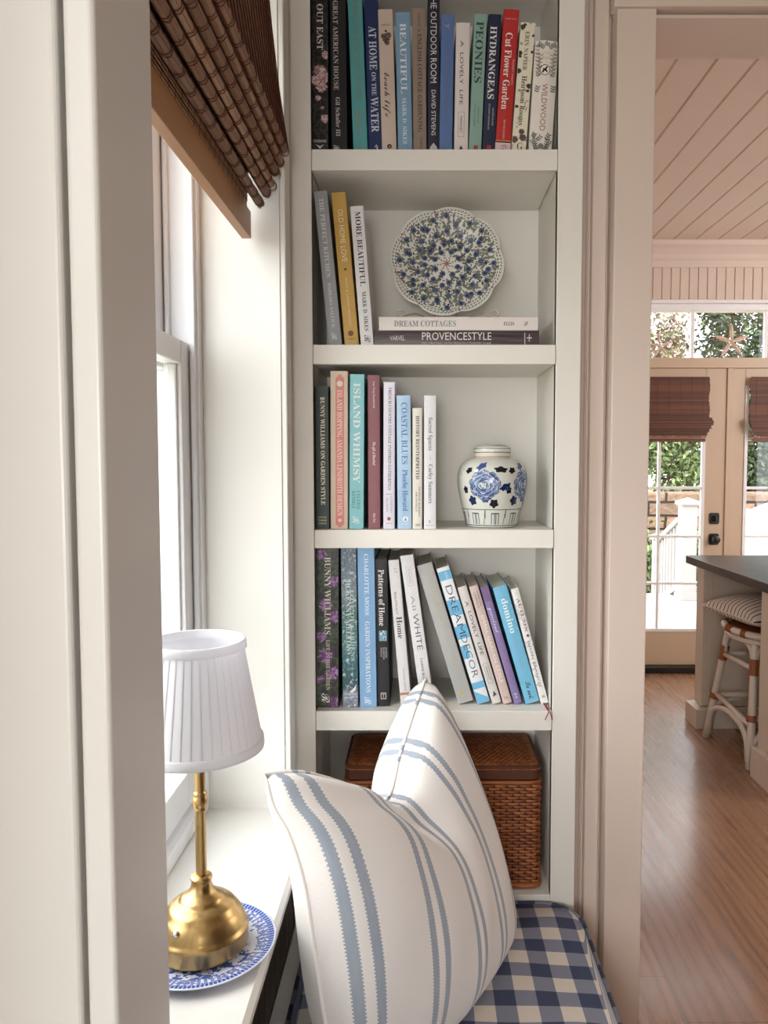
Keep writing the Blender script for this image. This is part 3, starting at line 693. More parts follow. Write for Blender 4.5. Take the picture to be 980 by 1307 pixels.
book('off-white leaning book titled A LOVELY LIFE on the lower shelf', 3, 628.5, 640.5, 583.5, 596, 890, 750.5, (216,210,206), [
    ('sans','A  LOVELY  LIFE',768,832,.34,.0,(70,66,66)), ('frame',842,866,-.26,.26,.03,(140,134,132)), ('sans','MINHNET',845,862,.2,0,(130,124,122)), ('poly',[(-.2,882),(.26,880),(0,875)],(80,78,78))], group=g4, Y=1.672, depth=.19)
book('dusty pink leaning book titled SMALL GARDEN STYLE', 3, 642.5, 654.5, 598.5, 610.5, 891, 749.5, (208,188,180), [
    ('sans','SMALL GARDEN STYLE',784,866,.34,.05,(240,230,224)), ('sans','ISA HENDRY EATON',756,774,.14,.2,(80,66,64)), ('sans','& JENNIFER BLAISE',757,776,.14,-.1,(80,66,64)), ('up','16','sans',884,.4,.26,0,(110,92,88))], group=g4, Y=1.672, depth=.19)
book('purple leaning book with white script between pink and bright blue books', 3, 656.5, 667.5, 613.2, 623.5, 892, 750.5, (136,122,168), [
    ('script','graceland',775,806,.5,.05,(226,216,232)), ('serif','by the Season',812,862,.26,.1,(168,110,150)), ('sans','H',880,885,.3,0,(230,226,236)), ('rect',751,768,-.49,.3,(126,100,146))], group=g4, Y=1.672, depth=.19)
book('bright blue leaning book with a large white lower-case title', 3, 671, 688.5, 627.5, 647.5, 894, 751, (122,190,220), [
    ('serif','domino',766,808,.44,.05,(236,246,250)), ('serif','the book of decorating',808,852,.2,.0,(150,170,206)), ('script','Su',868,876,.4,.06,(52,74,96)), ('script','m',878,888,.4,.06,(52,74,96)), ('up','CS','sans',888,.4,.12,0,(52,74,96))], group=g4, Y=1.672, depth=.19, rough=.3)
book('thin white leaning book titled AUTUMN with a red ribbon bookmark', 3, 690.5, 699, 650, 662, 898, 752.5, (232,231,230), [
    ('serif','AUTUMN',765,807,.36,.1,(150,104,104)), ('disc',812,.18,.1,(140,60,64)), ('sans','SUSAN BRANCH',818,876,.3,.0,(120,116,120)), ('up','SB','sans',889,.4,.3,0,(80,78,80))], m=AUTJ, group=g4, Y=1.672, depth=.19)
# ribbon bookmark hanging from the last book (part of that book)
last = [o for o in COL.objects if o.get('label', '').startswith('thin white leaning book')][0]
p0 = at(696, 897, 1.668); p0.z = S_TOP[3]+.004
b = MB()
for (dx, dy, ex) in ((0,0,-.008), (.003,0,.004)):
    pts = [Vector((p0.x+dx-.004, 1.668, p0.z)), Vector((p0.x+dx-.002, 1.64, S_TOP[3]+.0022)), Vector((p0.x+dx, 1.6245, S_TOP[3]-.002)), Vector((p0.x+dx+ex*.6, 1.6225, S_TOP[3]-.010)), Vector((p0.x+dx+ex, 1.6225, S_TOP[3]-.018))]
    b.tube(pts, .0012, 6)
b.build('ribbon_bookmark', RIB, last, world=True, smooth=True)

# ------------------------------------------------------------------ ginger jar
jx = at(627.7, 620, 1.715).x
J = root('ginger_jar', (jx, 1.715, S_TOP[2]+.0005), 'blue and white porcelain ginger jar with painted peonies and a flat lid', 'jar')
k = .00176
prof = [(0,0),(.050,0),(.056,.002),(.0575,.004),(.0595,.012),(.063,.028),(.068,.047),(.0715,.062),(.0755,.083),(.0772,.098),(.0772,.110),(.0755,.122),(.071,.134),(.064,.1425),(.055,.1485),(.046,.151),(.0405,.152),(.040,.156)]
jp = prof[3:]
def jar_r(z):
    for (r0, z0), (r1, z1) in zip(jp, jp[1:]):
        if z0 <= z <= z1: return r0+(r1-r0)*(z-z0)/(z1-z0)
    return jp[0][0]
b = MB().lathe(prof, n=72)
def jpt(ax, z, lift=.0004):   # ax = arc angle from the side that faces -Y
    r = jar_r(z)+lift
    return (r*math.sin(ax), -r*math.cos(ax), z)
def jblob(ax, z, rx, rz, m, rot=0, n=14, lob=0, amp=.15, lift=.0004, ph=0):
    c, s = math.cos(rot), math.sin(rot); ctr = jpt(ax, z, lift)
    ring = []
    for i in range(n):
        a = 2*PI*i/n; q = 1+amp*math.sin(lob*a+ph) if lob else 1
        u, w = rx*q*math.cos(a), rz*q*math.sin(a)
        uu, ww = u*c-w*s, u*s+w*c
        ring.append(jpt(ax+uu/.072, min(max(z+ww, .006), .149), lift))
    b.add([ctr]+ring, [(0, i+1, (i+1) % n+1) for i in range(n)], m)
rj = random.Random(3)
def peony(ax, z, R):
    L = .0004
    jblob(ax, z, R*1.0, R*.98, 1, lob=9, amp=.07, n=54, lift=L)
    for ring, (rad, cnt, sz) in enumerate(((.84,13,.24),(.64,11,.25),(.42,8,.24),(.2,5,.2))):
        for i in range(cnt):
            a = 2*PI*i/cnt+ring*.3; L += .000004
            x, y = R*rad*math.cos(a), R*rad*math.sin(a)*.96
            jblob(ax+x/.072, z+y, R*sz, R*sz*.85, 0 if (i+ring) % 2 else 1, a+1.57, 16, 3, .14, L+.0001*ring)
            jblob(ax+x*1.04/.072, z+y*1.04, R*sz*.80, R*sz*.5, 2 if i % 3 else 3, a+1.57, 10, 3, .2, L+.00006+.0001*ring)
            jblob(ax+x*1.17/.072, z+y*1.17, R*sz*.75, R*sz*.2, 3, a+1.57, 10, 0, 0, L+.00008+.0001*ring)
    for i in range(5):
        jblob(ax+rj.uniform(-.1,.1)*R/.072*2, z+rj.uniform(-.15,.15)*R, R*.1, R*.07, 0, i, 8, 0, 0, L+.0006)
def leafs(lst):
    for (ax, z, rx, rz, rot, m) in lst:
        jblob(ax, z, rx, rz, m, rot, 24, 5, .18, .0005)
        if m != 5: continue
for base in (-.31, 1.02, 2.3, 3.7):
    peony(base, .094, .032)
    leafs([(base+.48, .127, .0135, .0062, -.05, 5), (base-.50, .125, .008, .006, .5, 5), (base-.1, .134, .012, .006, .5, 2), (base-.62, .083, .006, .008, .2, 5),
           (base+.60, .090, .0125, .006, .5, 1), (base+.68, .086, .006, .004, -.4, 2), (base+.28, .054, .009, .009, .6, 5), (base-.40, .060, .009, .010, .3, 1), (base+.02, .061, .008, .005, 0, 2)])
# lower border: ring and panels
def jstrip(a0, z0, a1, z1, w, m, n=20):
    for i in range(n):
        p0, p1 = i/n, (i+1)/n
        A0, A1 = a0+(a1-a0)*p0, a0+(a1-a0)*p1; Z0, Z1 = z0+(z1-z0)*p0, z0+(z1-z0)*p1
        if abs(a1-a0) > abs(z1-z0)*14: q = [jpt(A0,Z0-w), jpt(A1,Z1-w), jpt(A1,Z1+w), jpt(A0,Z0+w)]
        else: q = [jpt(A0-w/.066,Z0), jpt(A0+w/.066,Z0), jpt(A1+w/.066,Z1), jpt(A1-w/.066,Z1)]
        b.add(q, [(0,1,2,3)], m)
jstrip(-PI, .0405, PI, .0405, .0007, 6, 80); jstrip(-PI, .0055, PI, .0055, .0008, 6, 80)
for i in range(9):
    a = -PI+2*PI*(i+.5)/9*1.0+.02
    jstrip(a-.13, .032, a+.13, .032, .0011, 6, 6)
    for dx in (-.125, -.02, .03, .12): jstrip(a+dx, .008, a+dx, .032, .0008, 6, 6)
    jstrip(a+.30, .008, a+.36, .040, .0006, 6, 6); jstrip(a+.36, .022, a+.36, .04, .0007, 6, 4)
DKB = M('jar_border_ink', (44,74,92), .2, var=.2)
b.build('jar_body', [JARG]+COB[:5]+[DKB], J, smooth=True)
# face 5 index of leaves maps to COB[4]
lid = MB().lathe([(.0395,.1545),(.0408,.1545),(.0412,.1565),(.0412,.162),(.0408,.1632),(.0412,.1645),(.0415,.1665),(.0412,.172),(.039,.1755),(.033,.1785),(.02,.180),(.001,.1805)], n=56)
for ax in (-.25, .5):
    lid.poly([(.016+.012*math.cos(a)*1.2, -.018+.008*math.sin(a)+ax*.004, .1812-.0006) for a in [2*PI*i/12 for i in range(12)]], 1)
lid.lathe([(.0414,.1636),(.0418,.1642),(.0414,.1648)], n=56, m=1)
lid.lathe([(.0402,.1538),(.0409,.1542),(.0402,.1546)], n=56, m=1)
lid.lathe([(.0402,.1715),(.0416,.1722),(.0408,.173)], n=56, m=2)
for i in range(6):
    ax = i*1.05+.3; rr = .028
    lid.poly([(rr*math.sin(ax)+.007*math.cos(2*PI*q/10), -rr*math.cos(ax)+.0035*math.sin(2*PI*q/10), .1805) for q in range(10)], 1)
lo = lid.build('lid', [JARG, COB[4], DKB, LID_EDGE], J, smooth=True)
for p in lo.data.polygons:
    z = p.center.z
    if .1545 < z < .1625 and p.material_index == 0: p.material_index = 3

# ------------------------------------------------------------------ scalloped plate on an easel
pc = at(570, 336.5, 1.765)
zs = at(580, 404, 1.645).z
tilt = math.radians(11)
P_ = root('display_plate', (pc.x, pc.y, pc.z), 'scalloped plate with small blue flowers standing upright above two flat books', 'plate', rx=-tilt+0)
R0 = .127
def scal(a): return 1.012-.062*(1-abs(math.sin(4*(a-.23))))**1.6
b = MB()
pp = [(0,-.0),(.2,.0),(.5,.0),(.62,-.004),(.74,-.009),(.9,-.013),(.985,-.0155),(1.0,-.0148),(.985,-.012),(.9,-.009),(.6,.004),(.3,.0045),(0,.0045)]
nn = 128; vs = []
for r, y in pp:
    for i in range(nn):
        a = 2*PI*i/nn; q = R0*r*(1+(scal(a)-1)*min(1, r*1.0))
        vs.append((q*math.cos(a), y*1.0, q*math.sin(a)))
b.add(vs, [(j*nn+i, j*nn+(i+1) % nn, (j+1)*nn+(i+1) % nn, (j+1)*nn+i) for j in range(len(pp)-1) for i in range(nn)])
def py_(r):
    q = [(0,0),(.5,0),(.62,-.004),(.74,-.009),(.9,-.013),(.985,-.0155)]
    for (a, ya), (c, yc) in zip(q, q[1:]):
        if a <= r <= c: return ya+(yc-ya)*(r-a)/(c-a)
    return -.0155
def pdec(r, a, rx, rz, rot, m, n=9, lift=.0004):
    x0, z0 = R0*r*math.cos(a), R0*r*math.sin(a); c, s = math.cos(rot), math.sin(rot); out = []
    for i in range(n):
        t_ = 2*PI*i/n; u, w = rx*math.cos(t_), rz*math.sin(t_)
        X, Z = x0+u*c-w*s, z0+u*s+w*c
        rr_q = math.hypot(X, Z)/R0; aq = math.atan2(Z, X)
        rr_q = rr_q/(1+(scal(aq)-1)*min(1, rr_q))
        out.append((X, py_(min(rr_q, .98))-lift-.0002, Z))
    b.poly(out[::-1], m)
rp = random.Random(5)
for i in range(8):            # centre star
    pdec(.045, i*PI/4, .0055, .0012, i*PI/4, 4)
for kk in range(8):
    a0 = .23+kk*PI/4
    for (r, da) in ((.22,.2),(.38,-.14),(.42,.34),(.55,.12),(.60,-.22),(.70,.30),(.80,.05),(.74,-.42),(.84,-.22)):
        a = a0+da+rp.uniform(-.05,.05); r_ = r+rp.uniform(-.02,.02)
        pdec(r_, a, .0066, .0066, 0, 1, 14, .0005); pdec(r_, a, .0034, .003, a, 2, 8, .0006); pdec(r_+.01, a, .0012, .0012, a, 1, 6, .0007)
        for s in (-1, 0, 1): pdec(r_+.065, a+s*.07, .0042, .0010, a+s*.6, 2 if s else 5)
    for j in range(3):        # dark seeds
        pdec(rp.uniform(.3,.8), a0+rp.uniform(-.35,.35), .0022, .0028, a0, 2, 8, .0005)
    for j in range(16):       # twig from the centre outward, with leaflets
        r = .1+j*.052; wob = .09*math.sin(j*.7+kk)
        pdec(r, a0+wob, .0036, .0005, a0+wob+.2*math.cos(j*.7), 5, 6)
        for s in (-1, 1): pdec(r+.01, a0+wob+s*.05/max(r,.2)*.35, .0026, .0008, a0+s*.8, 5 if j % 3 else 3, 6)
    for j in range(5):        # concentric fan of leaves at the lobe middles
        am = a0+PI/8; rr = .02+j*.014
        for q in range(5+j*3):
            t_ = -1.15+2.3*q/(4+j*3)
            X = .80*R0*math.cos(am)+(rr)*math.cos(am+PI+t_)*.95; Z = .80*R0*math.sin(am)+(rr)*math.sin(am+PI+t_)*.95
            X += .012*math.cos(am); Z += .012*math.sin(am)
            rn = math.hypot(X, Z)/R0
            if rn < .9: pdec(rn, math.atan2(Z, X), .0036, .0019, am+PI+t_+PI/2, 3, 6)
    for j in range(30):       # paisley leaves
        r = .18+.7*rp.random()**.6; a = a0+PI/8+rp.uniform(-.4,.4); ro = a+rp.uniform(-1.1,1.1)
        for q in range(-2, 3):
            pdec(min(r+.016*q*math.cos(ro-a), .92), a+.016*q*math.sin(ro-a)/r, .0021, .0034-.0006*abs(q), ro+.5, 3, 6)
    for ring, rr_ in enumerate((.945, .90, .855)):   # arcs of leaves hugging the lobed rim
        for q in range(11-ring*2):
            aa = a0+PI/8+(q/(10-ring*2)-.5)*(.66-.12*ring)
            pdec(rr_*scal(aa), aa, .0014, .0034, aa+.35, 3, 6)
    for j in range(10):
        r = .2+.7*rp.random()**.6; a = a0+PI/8+rp.uniform(-.4,.4); pdec(r, a, .0045, .0005, rp.uniform(0,3), 5, 6); pdec(r, a+.02, .0018, .0022, 0, 2, 7)
    pdec(.93, a0+PI/8*0, .0042, .0012, a0, 4); pdec(.93, a0, .0042, .0012, a0+1.57, 4)
for i in range(130):
    a = 2*PI*i/130; pdec(.965*scal(a), a, .0011, .0008, a, 2 if i % 2 else 5, 6)
b.build('plate_body', [CER]+PLP, P_, smooth=True, angle=50)
E_ = root('plate_easel', (pc.x, 1.77, zs), 'pale wire plate stand with curled feet holding up the scalloped plate', 'plate stand')
EAS = M('pewter_wire', (214,206,196), .3, .3, var=.05)
for s in (-1, 1):
    b = MB(); X = pc.x+s*.098
    pts = []
    for i in range(13):
        t_ = i/12
        pts.append((pc.x+s*(.03+.075*t_), 1.80-.075*t_, zs+.010+.018*math.sin(t_*PI)))
    for i in range(1, 12):
        a = i/11*4.4
        pts.append((pc.x+s*(.105+.008*math.sin(a)), 1.725, zs+.010+.009*(1-math.cos(a))*.9+.004))
    b.tube(pts, .0021, 8)
    b.build('curled_foot', EAS, E_, world=True, smooth=True)
b = MB(); b.tube([(pc.x, 1.86, zs+.002), (pc.x, 1.835, zs+.06), (pc.x, 1.812, zs+.14)], .0022, 8)
b.build('back_leg', EAS, E_, world=True, smooth=True)
b = MB(); b.tube([(pc.x-.03,1.80,zs+.010),(pc.x,1.812,zs+.14),(pc.x+.03,1.80,zs+.010)], .002, 8); b.build('support', EAS, E_, world=True, smooth=True)

# ------------------------------------------------------------------ rattan box in the lowest bay
bx0, bx1, by0, by1 = -.168, .2735, 1.652, 1.862
zb0 = S_TOP[4]+.0005
lid_top = on_z(640, 990, .745)   # guide only
zl0, zl1 = .722, .756
BK = root('wicker_basket', ((bx0+bx1)/2, (by0+by1)/2, zb0), 'brown woven rattan box with a lid in the lowest bay behind the pillow', 'basket')
def rr_outline(x0, x1, y0, y1, r, n=6):
    return rrect(x0, x1, y0, y1, r, n)
def path_pts(o):   # cumulative closed outline
    L = [0]
    for i in range(len(o)): 
        p, q = o[i], o[(i+1) % len(o)]; L.append(L[-1]+math.hypot(q[0]-p[0], q[1]-p[1]))
    return L
def sample(o, L, s):
    s %= L[-1]
    for i in range(len(o)):
        if L[i] <= s <= L[i+1]:
            f = (s-L[i])/max(L[i+1]-L[i], 1e-9); p, q = o[i], o[(i+1) % len(o)]
            d = Vector((q[0]-p[0], q[1]-p[1])).normalized()
            return Vector((p[0]+(q[0]-p[0])*f, p[1]+(q[1]-p[1])*f)), Vector((d.y, -d.x)), d
def weave_wall(b, o, z0, z1, stake=.0135, row=.0066):
    L = path_pts(o); n = int(L[-1]/stake); n -= n % 2; st = L[-1]/n
    rows = int((z1-z0)/row); rw = (z1-z0)/rows; rr = random.Random(1)
    for j in range(rows):
        for i in range(n):
            if (i+j) % 2: continue
            s0 = (i-.15)*st; m = rr.randrange(3)
            vs = []
            for a in range(5):
                q = a/4; p, nr, d = sample(o, L, s0+q*st*1.8)
                out = .0034*math.sin(PI*q)-.0012
                for c in range(4):
                    w = c/3; zz = z0+rw*(j+.06+.92*w); bl = .0018*math.sin(PI*w)
                    vs.append((p.x+nr.x*(out+bl), p.y+nr.y*(out+bl), zz))
            fs = [(a*4+c, (a+1)*4+c, (a+1)*4+c+1, a*4+c+1) for a in range(4) for c in range(3)]
            b.add(vs, fs, m)
o_ = rr_outline(bx0+.004, bx1-.004, by0+.004, by1-.004, .018)
b = MB(); inner = rr_outline(bx0+.006, bx1-.006, by0+.006, by1-.006, .018)
b.extr(inner, XY, zb0, zl0-.004, 3)
weave_wall(b, o_, zb0+.012, zl0-.012)
L = path_pts(o_)
b.tube([(*sample(o_, L, L[-1]*i/80)[0], zb0+.006) for i in range(80)], .0062, 8, 0, True)
b.tube([(*sample(o_, L, L[-1]*i/80)[0], zl0-.0075) for i in range(80)], .0048, 8, 1, True)
b.build('basket_body', RATTAN+[RDARK], BK, world=True, smooth=True, angle=60)
# lid: woven rim and herringbone top
b = MB(); ol = rr_outline(bx0, bx1, by0, by1, .022); il = rr_outline(bx0+.003, bx1-.003, by0+.003, by1-.003, .02)
b.extr(il, XY, zl0, zl1-.004, 3)
L = path_pts(ol); n = 190; rr = random.Random(4)
for i in range(n):           # wrapped rim: slanted strands over the lid edge
    p, nr, d = sample(ol, L, L[-1]*i/n); p2, nr2, d2 = sample(ol, L, L[-1]*(i+.95)/n); vs = []
    for a in range(6):
        q = a/5; an = PI*.5*q*2.0-.75
        for pp_, nn_ in ((p, nr), (p2, nr2)):
            off = .016*math.sin(min(an+.2, PI/2)) if an < 0 else .016*math.cos(an)
            zz = zl0+.013+.019*math.sin(an)
            vs.append((pp_.x-nn_.x*(.016-off), pp_.y-nn_.y*(.016-off), zz))
    b.add(vs, [(2*a, 2*a+1, 2*a+3, 2*a+2) for a in range(5)], i % 3 if i % 2 else rr.randrange(3))
sx_, sy_ = .0125, .0066
ny = int((by1-by0-.03)/sy_); nx = int((bx1-bx0-.03)/sx_)
for j in range(ny):
    for i in range(nx):
        if (i+j//1) % 2 and False: continue
        x = bx0+.015+sx_*(i+(j % 3)/3.0); y = by0+.016+sy_*j; m = rr.randrange(3)
        if x+sx_ > bx1-.012: continue
        vs = []
        for a in range(4):
            q = a/3
            for c in range(3):
                w = c/2; vs.append((x+q*sx_*.93+ (w*.0025), y+w*sy_*.95, zl1-.0035+.003*math.sin(PI*q)+.0014*math.sin(PI*w)))
        b.add(vs, [(a*3+c, (a+1)*3+c, (a+1)*3+c+1, a*3+c+1) for a in range(3) for c in range(2)], m)
b.build('lid', RATTAN+[RDARK], BK, world=True, smooth=True, angle=60)

# ------------------------------------------------------------------ lamp and its plate on the sill
lc = on_z(258.5, 1205, SILL+.008)
PL = root('transferware_plate', (lc.x, lc.y, SILL), 'blue and white transferware plate under the brass lamp on the window sill', 'plate')
MB().lathe([(0,.001),(.05,.001),(.058,0),(.062,.002),(.075,.006),(.100,.0105),(.1045,.0125),(.104,.0138),(.100,.0128),(.078,.0085),(.066,.0052),(.055,.0045),(0,.0045)], n=96).build('plate_body', TRANS, PL, smooth=True)
LZ = SILL+.0128
LM = root('table_lamp', (lc.x, lc.y, LZ-.004), 'small brass table lamp with white pleated shade on the window sill', 'lamp')
b = MB().lathe([(0,0),(.060,0),(.0635,.002),(.0645,.005),(.0645,.022),(.0655,.025),(.0645,.028),(.062,.030),(.0605,.034),(.058,.043),(.052,.052),(.048,.0555),(.047,.0585),(.043,.062),(.034,.0665),(.0305,.068),(.030,.071),(.026,.0735),(.0205,.0775),(.0165,.083),(.0142,.090),(.0138,.094),(.0145,.096),(.0155,.0985),(.0145,.1015),(.0115,.103),(.0085,.104)], n=64, cap1=True)
b.build('lamp_base', BRASS, LM, smooth=True, angle=60)
b = MB().lathe([(.0076,.1035),(.0076,.196),(.0082,.197),(.009,.199),(.0082,.201),(.0085,.203),(.0105,.208),(.0108,.212),(.0095,.217),(.0085,.219),(.0092,.221),(.0088,.2235),(.0078,.2245),(.0074,.226),(.0074,.325),(.006,.326)], n=32, cap1=True)
b.build('lamp_stem', BRASS, LM, smooth=True, angle=50)
sb = -1.05+PI*1.0
a_ = math.radians(-112)
b = MB(); q = Vector((math.cos(a_), math.sin(a_), .55)).normalized()
cc = Vector((.0565*math.cos(a_), .0565*math.sin(a_), .0465))
vs = []
tx = q.orthogonal().normalized(); ty = q.cross(tx)
for r, h in ((.0048,-.002),(.0048,.002),(.0036,.0034),(.0001,.004)):
    for i in range(16): vs.append(cc+q*h+(tx*math.cos(2*PI*i/16)+ty*math.sin(2*PI*i/16))*r)
b.add(vs, [(j*16+i, j*16+(i+1) % 16, (j+1)*16+(i+1) % 16, (j+1)*16+i) for j in range(3) for i in range(16)])
b.build('switch_button', CHROME, LM, smooth=True)
zA_, zB_ = .287, .443
ra, rb_ = .089, .0655
npl = 40
def pl_rf(r, z, a):
    f = (a/(2*PI)*npl) % 1.0
    return r+(.0011*(1 if f < .12 or f > .9 else 0) + .0022*(f-.5)*.6)
b = MB()
ns = npl*8
prof = [(ra-.002+(rb_-ra)*i/8, zA_+.012+(zB_-zA_-.024)*i/8) for i in range(9)]
b.lathe(prof, n=ns, rf=pl_rf)
b.lathe([(r-.0032, z) for r, z in prof][::-1], n=96)
sh = b.build('lamp_shade', SHADEW, LM, smooth=True, angle=25)
b = MB().lathe([(ra-.002,zA_+.0135),(ra+.0012,zA_+.013),(ra+.0018,zA_+.004),(ra+.0012,zA_),(ra-.003,zA_),(ra-.004,zA_+.013)], n=96); b.build('shade_band', SHADEW, sh, smooth=True)
b = MB().lathe([(rb_-.0005,zB_-.0135),(rb_+.0024,zB_-.0125),(rb_+.0018,zB_-.003),(rb_+.0008,zB_),(rb_-.003,zB_),(rb_-.004,zB_-.0125)], n=96); b.build('shade_band', SHADEW, sh, smooth=True)
b = MB()
for i in range(3):
    a = i*2*PI/3+.3; b.tube([(.006*math.cos(a), .006*math.sin(a), .318), (.070*math.cos(a), .070*math.sin(a), .360)], .0012, 6)
b.build('shade_carrier', BRASS, LM)

# ------------------------------------------------------------------ bench and cushion
b = MB(); b.box(XW+.001, .325, -1.2, 1.6285, .06, .392); b.box(XW+.001, .345, -1.2, 1.6288, .392, .412)
bo = b.build('window_bench', CREAM, bevel=.003); tag(bo, 'cream built-in bench seat under the checked cushion', 'bench')
cx0, cx1, cy0, cy1, cz0, cz1 = -.226, .343, -.6, 1.622, .413, .468
b = MB()
nx_, ny_ = 40, 90
def cush(u, v, top=True):
    x = cx0+(cx1-cx0)*u; y = cy0+(cy1-cy0)*v; r = .085
    # rounded plan corners
    ex = max(0, abs(x-(cx0+cx1)/2)-((cx1-cx0)/2-r)); ey = max(0, abs(y-(cy0+cy1)/2)-((cy1-cy0)/2-r))
    h = math.hypot(ex, ey)
    if h > r:
        f = r/h; sgx = 1 if x > (cx0+cx1)/2 else -1; sgy = 1 if y > (cy0+cy1)/2 else -1
        x = (cx0+cx1)/2+sgx*((cx1-cx0)/2-r+ex*f); y = (cy0+cy1)/2+sgy*((cy1-cy0)/2-r+ey*f)
    e = min(min(u, 1-u)*(cx1-cx0), min(v, 1-v)*(cy1-cy0))
    dome = .010*(1-math.exp(-e/.05)) + .003*math.sin(x*23+1)*math.sin(y*17)*min(1, e/.08)
    return (x, y, (cz1-.008+dome) if top else cz0)
b.grid(lambda u, v: cush(u, v), nx_, ny_, uvf=lambda u, v: ((cx1-cx0)*u, (cy1-cy0)*v))
ring = [(i/nx_, 0) for i in range(nx_)]+[(1, j/ny_) for j in range(ny_)]+[(1-i/nx_, 1) for i in range(nx_)]+[(0, 1-j/ny_) for j in range(ny_)]
o = len(b.v); N_ = len(ring)
acc = 0; pr = None; us = []
for q in ring:
    p = Vector(cush(*q))
    if pr is not None: acc += (p.xy-pr.xy).length
    pr = p; us.append(acc)
for lv in range(4):
    for kx, q in enumerate(ring):
        p = Vector(cush(*q)); f = lv/3; cxm = Vector(((cx0+cx1)/2, (cy0+cy1)/2, 0))
        n_ = Vector((1 if q[0] == 1 else -1 if q[0] == 0 else 0, 1 if q[1] == 1 else -1 if q[1] == 0 else 0, 0)).normalized()
        p = p + n_*(.006*math.sin(PI*f)); p.z = p.z+(cz0-p.z)*f
        b.v.append(p); b.uv[len(b.v)-1] = (us[kx], -.05*f)
for lv in range(3):
    for kx in range(N_-1):
        b.f.append((o+lv*N_+kx, o+(lv+1)*N_+kx, o+(lv+1)*N_+kx+1, o+lv*N_+kx+1)); b.m.append(0)
co = b.build('seat_cover', GING, None, smooth=True, angle=70)
CU = root('bench_cushion', ((cx0+cx1)/2, (cy0+cy1)/2, cz0), 'navy and white gingham cushion along the bench seat', 'cushion')
co.data.transform(WM[CU.name].inverted()); co.parent = CU
b = MB(); b.tube([Vector(cush(*q))+Vector((0,0,.001)) for q in ring], .004, 8, 0, True)
for i, v in enumerate(b.v): b.uv[i] = (us[(i//8) % N_], .03)
b.build('piping', GING, CU, world=True, smooth=True)

# ------------------------------------------------------------------ striped pillow
def cr(pts, t):        # Catmull-Rom through (param, point)
    n = len(pts)
    for i in range(n-1):
        if t <= pts[i+1][0] or i == n-2:
            t0, t1 = pts[i][0], pts[i+1][0]; f = (t-t0)/(t1-t0)
            p1, p2 = pts[i][1], pts[i+1][1]
            m1 = (pts[i+1][1]-pts[i-1][1])/(pts[i+1][0]-pts[i-1][0]) if i > 0 else (p2-p1)/(t1-t0)
            m2 = (pts[i+2][1]-pts[i][1])/(pts[i+2][0]-pts[i][0]) if i < n-2 else (p2-p1)/(t1-t0)
            h = t1-t0; f2, f3 = f*f, f**3
            return p1*(2*f3-3*f2+1)+m1*h*(f3-2*f2+f)+p2*(-2*f3+3*f2)+m2*h*(f3-f2)
A = lambda px, py, Y: at(px, py, Y)
top = [(0,A(339,988,1.17)),(.1,A(384,986,1.20)),(.3,A(444,1002,1.27)),(.5,A(492,1022,1.355)),(.7,A(511,962,1.41)),(.88,A(532,897,1.47)),(1,A(543,866,1.515))]
left = [(0,A(339,988,1.17)),(.09,A(349,1028,1.165)),(.2,A(369,1065,1.155)),(.33,A(388,1125,1.14)),(.54,A(401,1207,1.12)),(.78,A(415,1304,1.10)),(1,A(434,1392,1.10))]
right = [(0,A(543,866,1.515)),(.25,A(566,955,1.55)),(.5,A(598,1050,1.565)),(.75,A(624,1130,1.555)),(1,A(648,1197,1.525))]
bot = [(0,A(434,1392,1.10)),(.5,A(556,1304,1.28)),(1,A(648,1197,1.525))]
def mid(u, v):
    T, B, L_, R_ = cr(top, u), cr(bot, u), cr(left, v), cr(right, v)
    c00, c10, c01, c11 = top[0][1], top[-1][1], bot[0][1], bot[-1][1]
    return T*(1-v)+B*v+L_*(1-u)+R_*u-(c00*(1-u)*(1-v)+c10*u*(1-v)+c01*(1-u)*v+c11*u*v)
def pil_n(u, v):
    e = .02
    du = mid(min(u+e,1), v)-mid(max(u-e,0), v); dv = mid(u, min(v+e,1))-mid(u, max(v-e,0))
    return dv.cross(du).normalized()
def sm_n(u, v):
    s = Vector((0,0,0))
    for a in (-.1, 0, .1):
        for c in (-.1, 0, .1): s += pil_n(min(max(u+a,0),1), min(max(v+c,0),1))
    return s.normalized()
TH_F, TH_B = .122, .118
def thick(u, v, T):
    f = max(0, 16*u*(1-u)*v*(1-v))
    g = f**.31
    dent = math.exp(-((u-.46)/.17)**2)*math.exp(-(v/.22)**2)
    return T*g*(1-.35*dent)
def wr(u, v):   # soft wrinkles running from the dent
    return .0035*math.sin(18*(v-.6*u)+3*u)*math.exp(-((u-.5)/.25)**2)*math.exp(-((v-.2)/.2)**2)*min(1, v*10) + .0016*math.sin(26*u+9*v)*min(1, 8*u*(1-u))*min(1, 8*v*(1-v))
PIW = root('throw_pillow', (A(500,1300,1.3).x, 1.3, .47), 'large white linen pillow with blue-grey stripes and a chopped top on the bench', 'pillow')
b = MB(); NP = 72
b.grid(lambda u, v: mid(u, v)+sm_n(u, v)*(thick(u, v, TH_F)+wr(u, v)), NP, NP, uvf=lambda u, v: (u+.05*max(0, 1-u/.4)-.03*math.sin(PI*max(0, (u-.4)/.6)), v))
b.grid(lambda u, v: mid(1-u, v)-sm_n(1-u, v)*(thick(1-u, v, TH_B)+wr(u, v)), NP, NP, uvf=lambda u, v: (1-u+.05*max(0, 1-(1-u)/.4)-.03*math.sin(PI*max(0, (1-u-.4)/.6)), v))
b.build('pillow_cover', CLOTH, PIW, world=True, smooth=True)
loop = [(cr(top, i/40), (i/40, 0)) for i in range(40)]+[(cr(right, i/30), (1, i/30)) for i in range(30)]+[(cr(bot, 1-i/30), (1-i/30, 1)) for i in range(30)]+[(cr(left, 1-i/36), (0, 1-i/36)) for i in range(36)]
